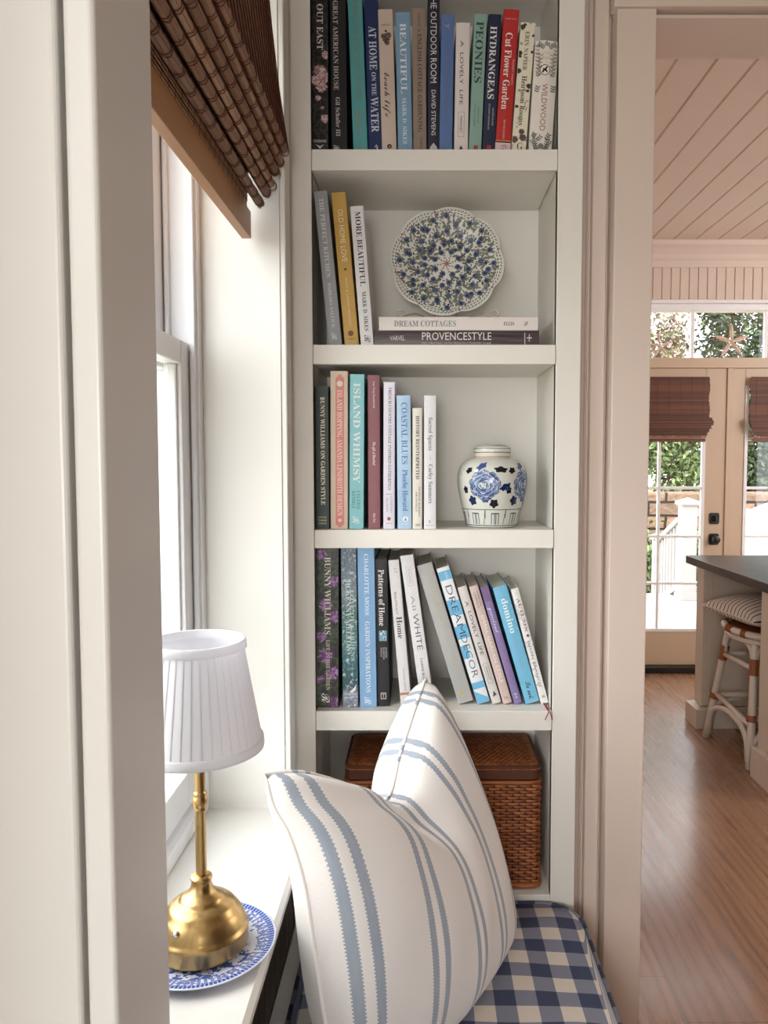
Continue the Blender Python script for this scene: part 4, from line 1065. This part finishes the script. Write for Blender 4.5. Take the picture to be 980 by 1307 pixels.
b = MB(); b.tube([p for p, q in loop], .0036, 8, 0, True)
for i in range(len(b.v)): b.uv[i] = loop[i//8][1]
b.build('piping', CLOTH, PIW, world=True, smooth=True)

# ------------------------------------------------------------------ woven roman shade on the near window
RS = root('roman_shade', (-.29, 1.16, 2.46), 'brown woven bamboo shade with stacked folds and a wooden rail at the window', 'window shade')
YA, YE = .825, 1.495
def slat(b, p, q, m, th=.0016, ya=YA, ye=YE, rag=0):
    p, q = Vector((p[0], p[1])), Vector((q[0], q[1])); d = (q-p); n = Vector((-d.y, d.x)).normalized()*th/2
    b.extr([p-n, q-n, q+n, p+n], lambda w, h: (w.x, h, w.y), ya, ye+rag, m)
rs = random.Random(9)
b = MB()
flat = [(-.2505,2.012),(-.258,2.06),(-.268,2.13),(-.280,2.24),(-.288,2.33),(-.292,2.458)]
fl = [Vector(p) for p in flat]
def walk(pts, step, duty, b, mats, rag=.004, th=.0016, gaps=()):
    L = [0]
    for p, q in zip(pts, pts[1:]): L.append(L[-1]+(q-p).length)
    def pos(s):
        for i in range(len(pts)-1):
            if L[i] <= s <= L[i+1]+1e-9: return pts[i].lerp(pts[i+1], (s-L[i])/max(L[i+1]-L[i], 1e-9))
        return pts[-1]
    s = 0; k = 0
    while s+step*duty < L[-1]:
        if k not in gaps: slat(b, pos(s), pos(s+step*duty), rs.randrange(mats), th, rag=rs.uniform(-rag, rag))
        s += step; k += 1
walk(fl, .0052, .86, b, 3, th=.0022)
for i in range(24):      # warp threads, in pairs
    y = YA+.012+i*.0285
    b.tube([(p.x+.0022, y, p.y) for p in fl], .0011, 5, 3)
    b.tube([(p.x+.0022, y+.005, p.y) for p in fl], .0011, 5, 3)
b.build('woven_panel', REEDS+[THREAD], RS, world=True)
tips = [(337,262),(345,248),(351,237),(357,223),(362,209),(367,193)]
ax = Vector((-.56, .83)).normalized(); px_ = Vector((ax.y, -ax.x))
for i, (qx, qy) in enumerate(tips):
    T = at(qx, qy, 1.495); c = Vector((T.x, T.z)); r = .0074; c = c-px_*r*.6+ax*r*.8
    ln_f = .075+.004*i
    pts = [c-px_*r*.55+ax*ln_f] + [c-px_*r*.9+ax*ln_f*.5] + [c+px_*r*math.cos(t_)+ax*r*math.sin(t_) for t_ in [math.radians(180+180*j/8) for j in range(9)]] + [c+px_*r*.95+ax*ln_f*.5] + [c+px_*r*.5+ax*ln_f]
    b = MB(); walk(pts, .0064, .94, b, 3, rag=.006, th=.0012)
    for kx in range(14):
        y = YA+.02+kx*.0485+(i % 3)*.012
        for dy in (0, .007): b.tube([(p.x+((p-c).normalized()*.0009).x, y+dy+rs.uniform(-.0015,.0015), p.y+((p-c).normalized()*.0009).y) for p in pts[1:-1]], .0006, 5, 3)
    b.build('fold', REEDS+[THREAD], RS, world=True)
b = MB(); p, q = at(308,268,1.495), at(320,305,1.495)
b.box(-.3395, -.3215, YA, YE+.004, 1.847, 1.898); b.build('bottom_rail', BARW, RS, world=True, bevel=.0015)
b = MB(); walk([Vector((-.330,1.8985)), Vector((-.328,1.93)), Vector((-.325,1.97)), Vector((-.35,2.05))], .0062, .8, b, 3, th=.0018)
for kx in range(24):
    y = YA+.012+kx*.0285; b.tube([(-.3290,y,1.899),(-.3268,y,1.93),(-.3238,y,1.97)], .0005, 5, 3)
b.build('lower_panel', REEDS+[THREAD], RS, world=True)
MB().box(-.33, -.285, YA, YE, 2.44, 2.458).build('head_rail', BARW, RS, world=True)

# ------------------------------------------------------------------ french doors, transom, shades
def door(name, x0, x1, gx0, gx1, verts, knob_x=None):
    D = root(name, ((x0+x1)/2, YK+.03, .04), kind='structure')
    ya, yb = YK+.015, YK+.06; z0, z1 = .042, 2.045; gz0, gz1 = .272, 1.93
    b = MB(); b.box(x0, gx0, ya, yb, z0, z1); b.box(gx1, x1, ya, yb, z0, z1); b.box(gx0, gx1, ya, yb, z0, gz0); b.box(gx0, gx1, ya, yb, gz1, z1)
    b.build('door_frame', DOORP, D, world=True, bevel=.003)
    b = MB(); w = .022
    b.box(gx0, gx0+w, ya-.008, ya+.02, gz0, gz1); b.box(gx1-w, gx1, ya-.008, ya+.02, gz0, gz1); b.box(gx0+w, gx1-w, ya-.008, ya+.02, gz0, gz0+w); b.box(gx0+w, gx1-w, ya-.008, ya+.02, gz1-w, gz1)
    for x in verts: b.box(x-.009, x+.009, ya-.002, ya+.026, gz0+w, gz1-w)
    for z in (.601, .920, 1.247, 1.573): b.box(gx0+w, gx1-w, ya-.003, ya+.027, z-.009, z+.009)
    b.build('glazing_bars', VINYL, D, world=True, bevel=.002)
    MB().box(gx0+w, gx1-w, ya+.011, ya+.016, gz0+w, gz1-w).build('pane', GLASS, D, world=True)
    if knob_x:
        hs = []
        for nm, zc, r in (('deadbolt', 1.042, .034), ('door_knob', .902, .036)):
            b = MB()
            oct_ = [(knob_x+sx*(.033 if ix else .026), zc+sz*(.026 if ix else .038)) for (sx, sz, ix) in ((-1,-1,1),(-1,-1,0),(1,-1,0),(1,-1,1),(1,1,1),(1,1,0),(-1,1,0),(-1,1,1))]
            b.extr(oct_, lambda p, h: (p[0], h, p[1]), ya-.008, ya-.0003)
            pr = [(.010,0),(.010,.02),(.024,.026),(.029,.036),(.026,.046),(.015,.050),(.001,.051)] if nm == 'door_knob' else [(.02,0),(.02,.010),(.017,.013),(.001,.014)]
            vs = []
            for rr_, h in pr:
                for i in range(20): vs.append((knob_x+rr_*math.cos(2*PI*i/20), ya-.008-h, zc+rr_*math.sin(2*PI*i/20)))
            b.add(vs, [(j*20+i, j*20+(i+1) % 20, (j+1)*20+(i+1) % 20, (j+1)*20+i) for j in range(len(pr)-1) for i in range(20)])
            if nm == 'deadbolt': b.box(knob_x-.004, knob_x+.004, ya-.036, ya-.02, zc-.016, zc+.016)
            b.build(nm, BLACK, D, world=True, smooth=True, angle=40)
    return D
door('door_1', 1.165, 2.055, 1.305, 1.915, (1.34, 1.612), 1.985)
door('door_2', 2.065, 2.975, 2.175, 2.84, (2.45, 2.70))
b = MB(); b.box(2.052, 2.09, YK+.004, YK+.0149, .042, 2.045); b.box(1.13, 1.1645, YK-.004, YK+.12, .0, 2.0455); b.box(2.9755, 3.02, YK-.004, YK+.12, 0, 2.0455); b.box(1.13, 3.02, YK-.004, YK+.12, 2.0455, 2.112)
structure(b, 'trim_11', DOORP, bevel=.002)
b = MB().box(1.164, 2.976, YK-.05, YK+.12, 0, .04); structure(b, 'trim_12', BLACK, bevel=.004)
T_ = root('window_3', (2.075, YK+.05, 2.11), kind='structure')
xs = [at(p, 430, YK+.03).x for p in (790, 884, 978)]; xs.append(xs[2]+xs[2]-xs[1])
b = MB(); b.box(1.13, 3.02, YK, YK+.1, 2.425, 2.465); b.box(1.13, 1.165, YK, YK+.1, 2.113, 2.425); b.box(2.985, 3.02, YK, YK+.1, 2.113, 2.425)
for x in xs: b.box(x-.012, x+.012, YK+.03, YK+.06, 2.113, 2.425)
b.build('window_frame', VINYL, T_, world=True, bevel=.003)
MB().box(1.165, 2.985, YK+.043, YK+.047, 2.113, 2.425).build('pane', GLASS, T_, world=True)

def dark_shade(x0, x1, label, cat):
    R = root('roman_shade', ((x0+x1)/2, YK-.02, 1.99), label, cat, 'woven shades on the garden doors')
    b = MB(); rr = random.Random(int(x0*50)); z = 1.985; y = YK-.012
    while z > 1.66:
        h = rr.uniform(.008, .016); e = .004*math.sin(z*40); g = rr.uniform(-.004, .004)
        b.box(x0-e+g, x1+e+g*.5, y-.006+rr.uniform(-.001, .001), y-.002, z-h*1.0, z, rr.randrange(3)); z -= h
    for i in range(9):
        xx = x0+.04+i*(x1-x0-.08)/8; b.tube([(xx, y-.0066, 1.985), (xx, y-.0066, 1.66)], .0006, 5, 3)
    b.build('woven_panel', DREEDS+[THREAD], R, world=True)
    for k in range(4):
        zt, of, dx = 1.715-.022*k, .034-.007*k, .014-.011*k
        b = MB()
        for j in range(9):
            a = PI*(.15+.85*j/8); r = .016
            yy, zz = y-.004-of*math.sin(a*.5)-.006, zt-.046*j/8
            b.box(x0-dx+rr.uniform(-.003,.003), x1+dx+rr.uniform(-.004,.004), yy-.003-.008*math.sin(PI*j/8), yy+.002, zz-.0062, zz, rr.randrange(3))
        b.build('fold', DREEDS+[THREAD], R, world=True)
    MB().box(x0+.02, x1-.025, y-.018, y-.002, 1.556, 1.578).build('bottom_rail', wood('red_brown_wood', (112,58,28), (88,44,20), (6,40,40)), R, world=True, bevel=.002)
    b = MB()
    for j in range(3): b.box(x0+.01, x1-.02, y-.012, y-.004, 1.580+.008*j, 1.587+.008*j, j)
    b.build('lower_panel', [M('pale_reed_%d' % i, c, .5, var=.3, vscale=80) for i, c in enumerate(((150,96,70),(132,80,56),(160,108,80)))], R, world=True)
dark_shade(1.235, at(905,520,YK-.015).x, 'dark woven shade on the left garden door', 'window shade')
dark_shade(at(957,520,YK-.015).x, 2.90, 'dark woven shade on the right garden door, cut off by the photo edge', 'window shade')

SFM, t = mat('dried_starfish', (196,160,136), .8, var=0)
f = t.noise(t.obj(), 160, 3); t.l.new(t.ramp(f, [(.35,(206,168,146)),(.6,(240,218,200))]), t.b.inputs['Base Color']); t.bump(f, .5, .004)
def starfish(px, py, R, rot, label):
    c = at(px, py, YK-.008)
    o = MB(); n = 120; rings = 8
    def rad(a):
        q = abs(((a-rot)*5/(2*PI)+.5) % 1-.5)*2
        return R*(.12+.88*max(0, 1-q*1.55)**1.15)
    for sgn in (-1, 1):
        vs = [(0, sgn*R*.10 if sgn < 0 else .004, 0)]
        for j in range(1, rings+1):
            for i in range(n):
                a = 2*PI*i/n; r = rad(a)*j/rings
                h = R*.10*(1-j/rings)**.6*(1 if j < rings else 0)+ (.0 if j == rings else R*.035*max(0, 1-abs(((a-rot)*5/(2*PI)+.5) % 1-.5)*6))
                vs.append((r*math.cos(a), sgn*h if sgn < 0 else min(h, .005), r*math.sin(a)))
        fs = [(0, 1+i, 1+(i+1) % n) for i in range(n)]+[(1+j*n+i, 1+(j+1)*n+i, 1+(j+1)*n+(i+1) % n, 1+j*n+(i+1) % n) for j in range(rings-1) for i in range(n)]
        if sgn > 0: fs = [f[::-1] for f in fs]
        o.add(vs, fs)
    ob = o.build('starfish', SFM, smooth=True); ob.location = (c.x, YK-.008, 2.1135+R*.81); ob.rotation_euler = (math.radians(-4), 0, 0)
    tag(ob, label, 'starfish')
starfish(933.5, 437, .128, PI/2, 'larger pale starfish standing in the middle of the transom window')
starfish(842, 445, .088, PI/2+.1, 'smaller pale starfish at the left end of the transom window')

# ------------------------------------------------------------------ kitchen island
IS = root('kitchen_island', (2.0, 3.75, 0), 'beige kitchen island with an open knee space, under the black countertop', 'kitchen island')
b = MB(); b.box(1.86, 2.7, 3.2, 4.16, .11, .868); b.build('body', ISLP, IS, world=True)
b = MB(); b.box(1.515, 1.8595, 4.065, 4.165, .11, .868); b.build('end_panel', ISLP, IS, world=True, bevel=.003)
b = MB(); b.box(1.555, 1.563, 4.0625, 4.0649, .12, .868); b.build('panel_bead', ISLP, IS, world=True, bevel=.001)
b = MB(); b.box(1.4745, 1.8595, 4.02, 4.19, 0, .105); b.extr([(0,.105),(.012,.105),(.006,.1099),(0,.1099)], lambda p, h: (h, 4.053-p[0]+0, p[1]), 1.50, 1.8595); b.build('plinth', ISLP, IS, world=True, bevel=.004)
b = MB(); b.box(1.52, 1.8595, 3.16, 3.385, .11, .868); b.build('end_panel', ISLP, IS, world=True, bevel=.003)
b = MB(); b.box(1.4945, 1.8595, 3.13, 3.40, 0, .145); b.build('plinth', ISLP, IS, world=True, bevel=.004)
b = MB(); b.box(1.86, 2.7, 3.14, 4.19, 0, .109); b.build('plinth', ISLP, IS, world=True, bevel=.004)
ct = MB(); o_ct = rrect(1.462, 2.9, 3.06, 4.20, .01); ct.extr(o_ct, XY, .8685, .91)
cto = ct.build('countertop', STONE_TOP, bevel=.004, seg=3); tag(cto, 'dark stone countertop with a rounded edge on the beige island', 'countertop')

# stool of painted bamboo with rattan bindings
ST = root('counter_stool', (1.69, 3.69, 0), 'white bamboo counter stool with brown rattan bindings tucked at the island', 'stool')
def wrap(p, q, r, name='binding', parent=None):
    p, q = Vector(p), Vector(q); n = max(4, int((q-p).length/.0045)); b = MB()
    pts = [p.lerp(q, i/(2*n)) for i in range(2*n+1)]
    b.tube(pts, [r+(.0016 if i % 2 else .0) for i in range(2*n+1)], 12); return b.build(name, BIND, parent or ST, world=True, smooth=True)
legs = {}
feet = {('l','b'): (1.485,3.905), ('l','f'): (1.525,3.475), ('r','b'): (1.86-.005,3.92), ('r','f'): (1.845,3.46)}
tops = {('l','b'): (1.555,3.81), ('l','f'): (1.575,3.56), ('r','b'): (1.79,3.815), ('r','f'): (1.79,3.555)}
HS = .605
def lp(k, z):
    f, t_ = feet[k], tops[k]; q = z/HS; return Vector((f[0]+(t_[0]-f[0])*q, f[1]+(t_[1]-f[1])*q, z))
for k in feet:
    b = MB(); b.tube([lp(k, HS*i/6+.001*(i == 0)) for i in range(7)], [.0195,.019,.0185,.018,.0175,.017,.0165], 14); lg = b.build('leg', BAMBOOW, ST, world=True, smooth=True)
    for z in (.43, .47): pass
    wrap(lp(k, .425), lp(k, .50), .0205, parent=lg); wrap(lp(k, .215), lp(k, .245), .0215, parent=lg)
for a, c in ((('l','f'),('l','b')), (('l','b'),('r','b')), (('r','b'),('r','f')), (('r','f'),('l','f'))):
    dz = .035 if a[0] == c[0] else 0
    p, q = lp(a, .455), lp(c, .455)
    MB().tube([p, p.lerp(q,.5), q], .0125, 10).build('stretcher', BAMBOOW, ST, world=True, smooth=True)
    p, q = lp(a, .230-dz), lp(c, .230-dz+(.05 if dz else 0)); MB().tube([p, p.lerp(q,.5), q], .0140, 10).build('stretcher', BAMBOOW, ST, world=True, smooth=True)
    # upper arch under the seat and lower arch between the feet
    for z0, z1, rr_ in ((.47, .575, .0105), (.03, .205, .0135)):
        p, q = lp(a, z0), lp(c, z0); pts = []
        for i in range(17):
            t_ = PI*i/16; f = (1-math.cos(t_))/2
            m_ = p.lerp(q, .05+.90*f); m_.z = z0+(z1-z0)*math.sin(t_)**.55 if 0 < i < 16 else z0
            pts.append(m_)
        MB().tube(pts, rr_, 10).build('arch', BAMBOOW, ST, world=True, smooth=True)
# seat: woven pad and a ring rail rising to the back
sc = Vector((1.69, 3.685, .615)); sr = .195
b = MB(); ringp = []
for i in range(48):
    a = 2*PI*i/48; ringp.append(Vector((sc.x+sr*math.cos(a), sc.y+sr*1.05*math.sin(a), .622+.012*math.sin(a))))
MB().tube(ringp, .0165, 12, 0, True).build('seat_rail', BAMBOOW, ST, world=True, smooth=True)
for i in range(0, 48, 4):
    wrap(ringp[i], ringp[(i+2) % 48] if (i//4) % 3 == 0 else ringp[(i+1) % 48], .0182)
b = MB()
b.lathe([(0,-.018),(sr-.02,-.014),(sr-.008,-.006),(sr-.008,.004),(sr-.03,.008),(0,.008)], (sc.x, sc.y, .615), 40)
for k in range(10): b.lathe([(.015+.017*k,.0078),(.0235+.017*k,.0105),(.0318+.017*k,.0078)], (sc.x, sc.y, .615), 40)
b.build('seat', BIND, ST, world=True, smooth=True)
MB().tube([v+Vector((0,0,-.036)) for v in [sc+(p-sc)*.9 for p in ringp]], .014, 10, 0, True).build('seat_support', BAMBOOW, ST, world=True, smooth=True)

# striped cushion on the stool
SC = root('stool_cushion', (1.70, 3.68, .65), 'white cushion with thin dark stripes lying on the bamboo stool', 'cushion')
b = MB(); ca = math.radians(8); hw = .235
def spil(u, v, s):
    x, y = (u-.5)*2, (v-.5)*2
    f = max(0, (1-x*x)*(1-y*y)); pinch = 1-.10*(1-x*x)*y*y-.10*(1-y*y)*x*x
    th = .098*f**.42
    lx = hw*x*(1-.08*(1-x*x*0)*(y*y-1)*0)*(1-.07*(1-y*y)) ; ly = hw*y*(1-.07*(1-x*x))
    base_z = .690 + .006*x*x
    X = SC.location.x+lx*math.cos(ca)-ly*math.sin(ca); Y = SC.location.y+lx*math.sin(ca)+ly*math.cos(ca)
    z = base_z + s*th*(.95 if s > 0 else .52) + .0025*math.sin(9*u+14*v)*f
    return Vector((X, Y, z))
b.grid(lambda u, v: spil(u, v, 1), 36, 36, uvf=lambda u, v: (v, u)); b.grid(lambda u, v: spil(1-u, v, -1), 36, 36, uvf=lambda u, v: (v, 1-u))
b.build('cushion_cover', STRP, SC, world=True, smooth=True)
b = MB(); b.tube([spil(*q, 0) for q in [(i/20,0) for i in range(20)]+[(1,i/20) for i in range(20)]+[(1-i/20,1) for i in range(20)]+[(0,1-i/20) for i in range(20)]], .003, 6, 0, True)
for i in range(len(b.v)): b.uv[i] = (.03, .0)
b.build('piping', STRP, SC, world=True, smooth=True)

# ------------------------------------------------------------------ garden beyond the doors
def leafmats(name, cols):
    out = []
    for i, c in enumerate(cols):
        m, t = mat('%s_leaf_%d' % (name, i), c, .55, var=.25, vscale=3)
        out.append(m)
    return out
LGREEN = leafmats('hedge', [(86,110,58),(112,134,76),(60,84,44),(138,156,98)])
LDARK = leafmats('conifer', [(46,62,38),(62,80,46),(34,46,30),(84,104,60)])
LPALE = leafmats('maple', [(150,140,110),(168,130,112),(126,132,92),(190,170,150)])
BARK = M('tree_bark', (84,66,54), .9, var=.3)
def plant(name, c, rad, n, size, mats, label, cat, trunk=True, group=None, seed=1, base=-.1, part='foliage'):
    R = root(name, (c[0], c[1], base), label, cat, group); rr = random.Random(seed)
    b = MB()
    lob = [(Vector((rr.uniform(-.72,.72)*rad[0], rr.uniform(-.6,.6)*rad[1], rr.uniform(-.8,.8)*rad[2])), rr.uniform(.28,.5)) for _ in range(44)]
    for _ in range(n):
        lc_, ls = rr.choice(lob)
        d = Vector((rr.gauss(0,1), rr.gauss(0,1), rr.gauss(0,1))).normalized()*(rr.random()**.4)
        p = Vector(c)+lc_+Vector((d.x*rad[0]*ls, d.y*rad[1]*ls, d.z*rad[2]*ls))
        nrm = (d+Vector((rr.uniform(-.8,.8), rr.uniform(-.8,.8), rr.uniform(-.2,1)))).normalized()
        tx = nrm.orthogonal().normalized(); ty = nrm.cross(tx); an = rr.uniform(0, 6.28)
        tx, ty = tx*math.cos(an)+ty*math.sin(an), ty*math.cos(an)-tx*math.sin(an)
        s = size*rr.uniform(.6,1.3)
        b.add([p-tx*s, p+ty*s*.45-tx*.1*s+nrm*s*.12, p+tx*s, p-ty*s*.45-tx*.1*s+nrm*s*.12], [(0,1,2),(0,2,3)], rr.randrange(len(mats)))
    b.build(part, mats, R, world=True)
    if trunk:
        b = MB(); pts = [Vector((c[0]+.05*math.sin(i*1.3), c[1], base+(c[2]-base)*i/6)) for i in range(7)]
        b.tube(pts, [.09*(1-i*.1)*max(.5, rad[0]) for i in range(7)], 10)
        for i in range(5):
            a = i*1.26; p = pts[4].lerp(pts[6], i/5); b.tube([p, p+Vector((math.cos(a)*rad[0]*.4, math.sin(a)*rad[1]*.4, rad[2]*.3)), p+Vector((math.cos(a)*rad[0]*.7, math.sin(a)*rad[1]*.7, rad[2]*.5))], [.04,.025,.012], 8)
        b.build('trunk', BARK, R, world=True, smooth=True)
    return R
GR, t = mat('garden_soil', (120,104,84), .95, var=0)
f = t.noise(t.obj(), 2.2, 5); t.l.new(t.ramp(f, [(.35,(104,84,66)),(.5,(120,116,78)),(.65,(140,128,104))]), t.b.inputs['Base Color'])
b = MB().box(-40, 40, YK+.2, 60, -.5, -.42); b.box(-40, -.66, -20, YK+.2, -.5, -.42); structure(b, 'ground', GR)
DK, t = mat('weathered_deck', (206,196,190), .7, var=0)
f = t.noise(t.scale(t.obj(), (1,12,1)), 2.5, 4); t.l.new(t.mix(f, lin((150,138,130)), lin((182,170,162))), t.b.inputs['Base Color'])
b = MB(); y = YK+.17
while y < 8.45: b.box(.8, 6.0, y, y+.136, -.09, -.052); y += .142
b.box(.8, 6.0, 8.38, 8.44, -.4, -.095)
dk = b.build('deck', DK, bevel=.003); tag(dk, 'pale weathered wooden deck outside the garden doors', 'deck')
RL = root('deck_railing', (2.85, 8.2, -.052), 'white deck railing with a capped newel post beyond the left garden door', 'railing')
RAILP = M('railing_paint', (180,178,176), .5, var=.03)
def newel(x, y, z0, z1, w, nm):
    b = MB(); b.box(x-w/2, x+w/2, y-w/2, y+w/2, z0, z1-.09)
    for (a, q, e) in ((z1-.09, z1-.075, .012), (z1-.075, z1-.045, .028)): b.box(x-w/2-e, x+w/2+e, y-w/2-e, y+w/2+e, a, q)
    e = .03; z = z1-.045
    b.add([(x-w/2-e,y-w/2-e,z),(x+w/2+e,y-w/2-e,z),(x+w/2+e,y+w/2+e,z),(x-w/2-e,y+w/2+e,z),(x,y,z1)], [(0,1,4),(1,2,4),(2,3,4),(3,0,4),(3,2,1,0)])
    for (a, q, e) in ((z0, z0+.06, .02), (z0+.06, z0+.085, .01)): b.box(x-w/2-e, x+w/2+e, y-w/2-e, y+w/2+e, a, q)
    b.build(nm, RAILP, RL, world=True, bevel=.003)
px0 = at(876.5, 700, 8.2).x
newel(px0, 8.2, -.0515, 1.045, .155, 'newel_post')
px1 = at(838.5, 720, 9.15).x
newel(px1, 9.15, -.415, .58, .10, 'newel_post')
pA, pB = Vector((px0-.05, 8.26, .80)), Vector((px1, 9.12, .47))
def beam(p, q, w, h, nm):
    b = MB(); d = (q-p); b.add([p+Vector((sx*w/2, 0, sz*h/2)) for sx, sz in ((-1,-1),(1,-1),(1,1),(-1,1))]+[q+Vector((sx*w/2, 0, sz*h/2)) for sx, sz in ((-1,-1),(1,-1),(1,1),(-1,1))], [(3,2,1,0),(4,5,6,7),(0,1,5,4),(1,2,6,5),(2,3,7,6),(3,0,4,7)])
    return b.build(nm, RAILP, RL, world=True, bevel=.003)
beam(pA, pB, .09, .06, 'handrail'); beam(pA+Vector((0,0,-.72)), pB+Vector((0,0,-.72)), .06, .06, 'bottom_rail')
for i in range(7):
    p = pA.lerp(pB, (i+.7)/7.6); MB().box(p.x-.019, p.x+.019, p.y-.019, p.y+.019, p.z-.70, p.z-.028).build('baluster', RAILP, RL, world=True)
qx = px0+.09
b = MB().box(qx, qx+2.2, 8.17, 8.23, .84, .92); b.build('handrail', RAILP, RL, world=True, bevel=.004)
b = MB().box(qx, qx+2.2, 8.18, 8.22, .03, .09); b.build('bottom_rail', RAILP, RL, world=True, bevel=.004)
for i in range(14):
    x = qx+.12+i*.15; MB().box(x-.019, x+.019, 8.181, 8.219, .0895, .8405).build('baluster', RAILP, RL, world=True)
STW, t = mat('garden_stone', (140,120,104), .9, var=0)
br = t.new('ShaderNodeTexBrick'); br.inputs['Scale'].default_value = 1; br.inputs['Brick Width'].default_value = .52; br.inputs['Row Height'].default_value = .2; br.inputs['Mortar Size'].default_value = .022; br.inputs['Mortar Smooth'].default_value = .6
br.inputs['Color1'].default_value = lin((168,142,122)); br.inputs['Color2'].default_value = lin((132,114,100)); br.inputs['Mortar'].default_value = lin((60,50,44))
vm = t.new('ShaderNodeVectorMath', operation='ADD'); mp = t.new('ShaderNodeMapping'); mp.inputs['Rotation'].default_value = (PI/2,0,0)
t.l.new(t.obj(), mp.inputs[0])
nz = t.new('ShaderNodeTexNoise'); nz.inputs['Scale'].default_value = 4
sc_ = t.new('ShaderNodeVectorMath', operation='SCALE'); sc_.inputs['Scale'].default_value = .07
t.l.new(nz.outputs['Color'], sc_.inputs[0]); t.l.new(mp.outputs[0], vm.inputs[0]); t.l.new(sc_.outputs[0], vm.inputs[1]); t.l.new(vm.outputs[0], br.inputs['Vector'])
ns_ = t.noise(t.obj(), 9, 5)
t.l.new(t.mix(.5, br.outputs['Color'], t.mix(ns_, lin((90,74,62)), lin((196,170,150))), 'SOFT_LIGHT'), t.b.inputs['Base Color'])
t.bump(t.math('SUBTRACT', ns_, t.math('MULTIPLY', br.outputs['Fac'], 1.5)), 1.0, .06)
b = MB().box(1.5, 8.5, 11.2, 11.6, -.42, .98); sw = b.build('retaining_wall', STW, bevel=.03); tag(sw, 'rough stone garden wall behind the white railing', 'garden wall')
g = 'garden plants beyond the doors'
plant('shrub', (3.35, 10.6, .05), (.75,.4,.48), 2600, .045, LGREEN, 'low green shrub growing in front of the stone garden wall', 'shrub', False, seed=2, base=-.42)
plant('hedge', (3.85, 12.3, 1.75), (.95,.45,.95), 11000, .05, LGREEN, 'leafy green hedge above the stone wall, left door', 'hedge', True, seed=3, base=-.42)
plant('hedge', (5.85, 12.3, 1.8), (.95,.45,1.0), 11000, .05, LDARK, 'dark green hedge above the stone wall, right door', 'hedge', True, seed=4, base=-.42)
plant('tree', (3.9, 14.2, 3.8), (1.1,.8,1.7), 10500, .06, LPALE, 'tree with pale pinkish leaves behind the left transom pane', 'tree', True, seed=5, base=-.42)
plant('tree', (6.05, 14.0, 3.7), (1.1,.8,1.7), 9000, .06, LDARK, 'dark green tree behind the larger starfish', 'tree', True, seed=6, base=-.42)
# covered patio furniture
CV = M('white_cover_cloth', (186,182,178), .8, var=.03)
b = MB(); Yc = 6.75
prof = [(0,.0),(.0,.48),(.02,.80),(.10,.98),(.28,1.06)]
def cov(u, v):
    a = 2*PI*u; ex = .55; cx_, cy_ = math.cos(a), math.sin(a)
    sx__ = math.copysign(abs(cx_)**.45, cx_); sy__ = math.copysign(abs(cy_)**.45, cy_)
    zq = [(-.05,1.04),(.18,1.0),(.40,.98),(.62,.99),(.86,.97),(1.0,.84),(1.09,.55),(1.12,.0)]
    k_ = v*(len(zq)-1); i = min(int(k_), len(zq)-2); f = k_-i
    z = zq[i][0]*(1-f)+zq[i+1][0]*f; s = zq[i][1]*(1-f)+zq[i+1][1]*f
    fold = 1+.025*math.sin(a*9+z*3)*(1-v)
    return (3.62+.72*sx__*s*fold, Yc+.45*sy__*s*fold, z)
b.grid(cov, 96, 40, closeu=True)
pcv = b.build('patio_cover', CV, smooth=True); tag(pcv, 'white cloth cover draped over patio furniture outside the right garden door', 'furniture cover')
# greenery outside the seat window
plant('shrub', (-3.4, 6.6, .75), (1.1,1.0,1.1), 2600, .09, LGREEN, 'leafy green shrub outside the seat window', 'shrub', True, seed=8, base=-.42)

# ------------------------------------------------------------------ light
w = bpy.data.worlds.new('world'); S.world = w; w.use_nodes = True
bg = w.node_tree.nodes['Background']; bg.inputs[0].default_value = (.93,.97,1.0,1); bg.inputs[1].default_value = 3.2
sun = bpy.data.lights.new('daylight', 'SUN'); sun.energy = 2.0; sun.angle = math.radians(70); sun.color = (1,.98,.95)
so = bpy.data.objects.new('daylight', sun); COL.objects.link(so)
so.rotation_euler = Vector((.86,.12,-.50)).to_track_quat('-Z', 'Y').to_euler()
so.location = (-5,-2,5)
def fill_light(name, loc, watts, rad, col):
    l = bpy.data.lights.new(name, 'POINT'); l.energy = watts; l.shadow_soft_size = rad; l.color = col
    o = bpy.data.objects.new(name, l); COL.objects.link(o); o.location = loc
fill_light('nook_fill', (-.14,-1.15,1.40), 40, .26, (1,.985,.965))  # unseen fill added behind the camera to brighten the nook, no fixture
fill_light('kitchen_fill', (3.8,2.7,2.35), 40, .20, (1,.94,.89))  # added fill out of view, lifts the kitchen brightness
vs_ = S.view_settings; vs_.view_transform = 'Standard'; vs_.look = 'None'; vs_.gamma = 1; vs_.exposure = 0.66; vs_.use_curve_mapping = False
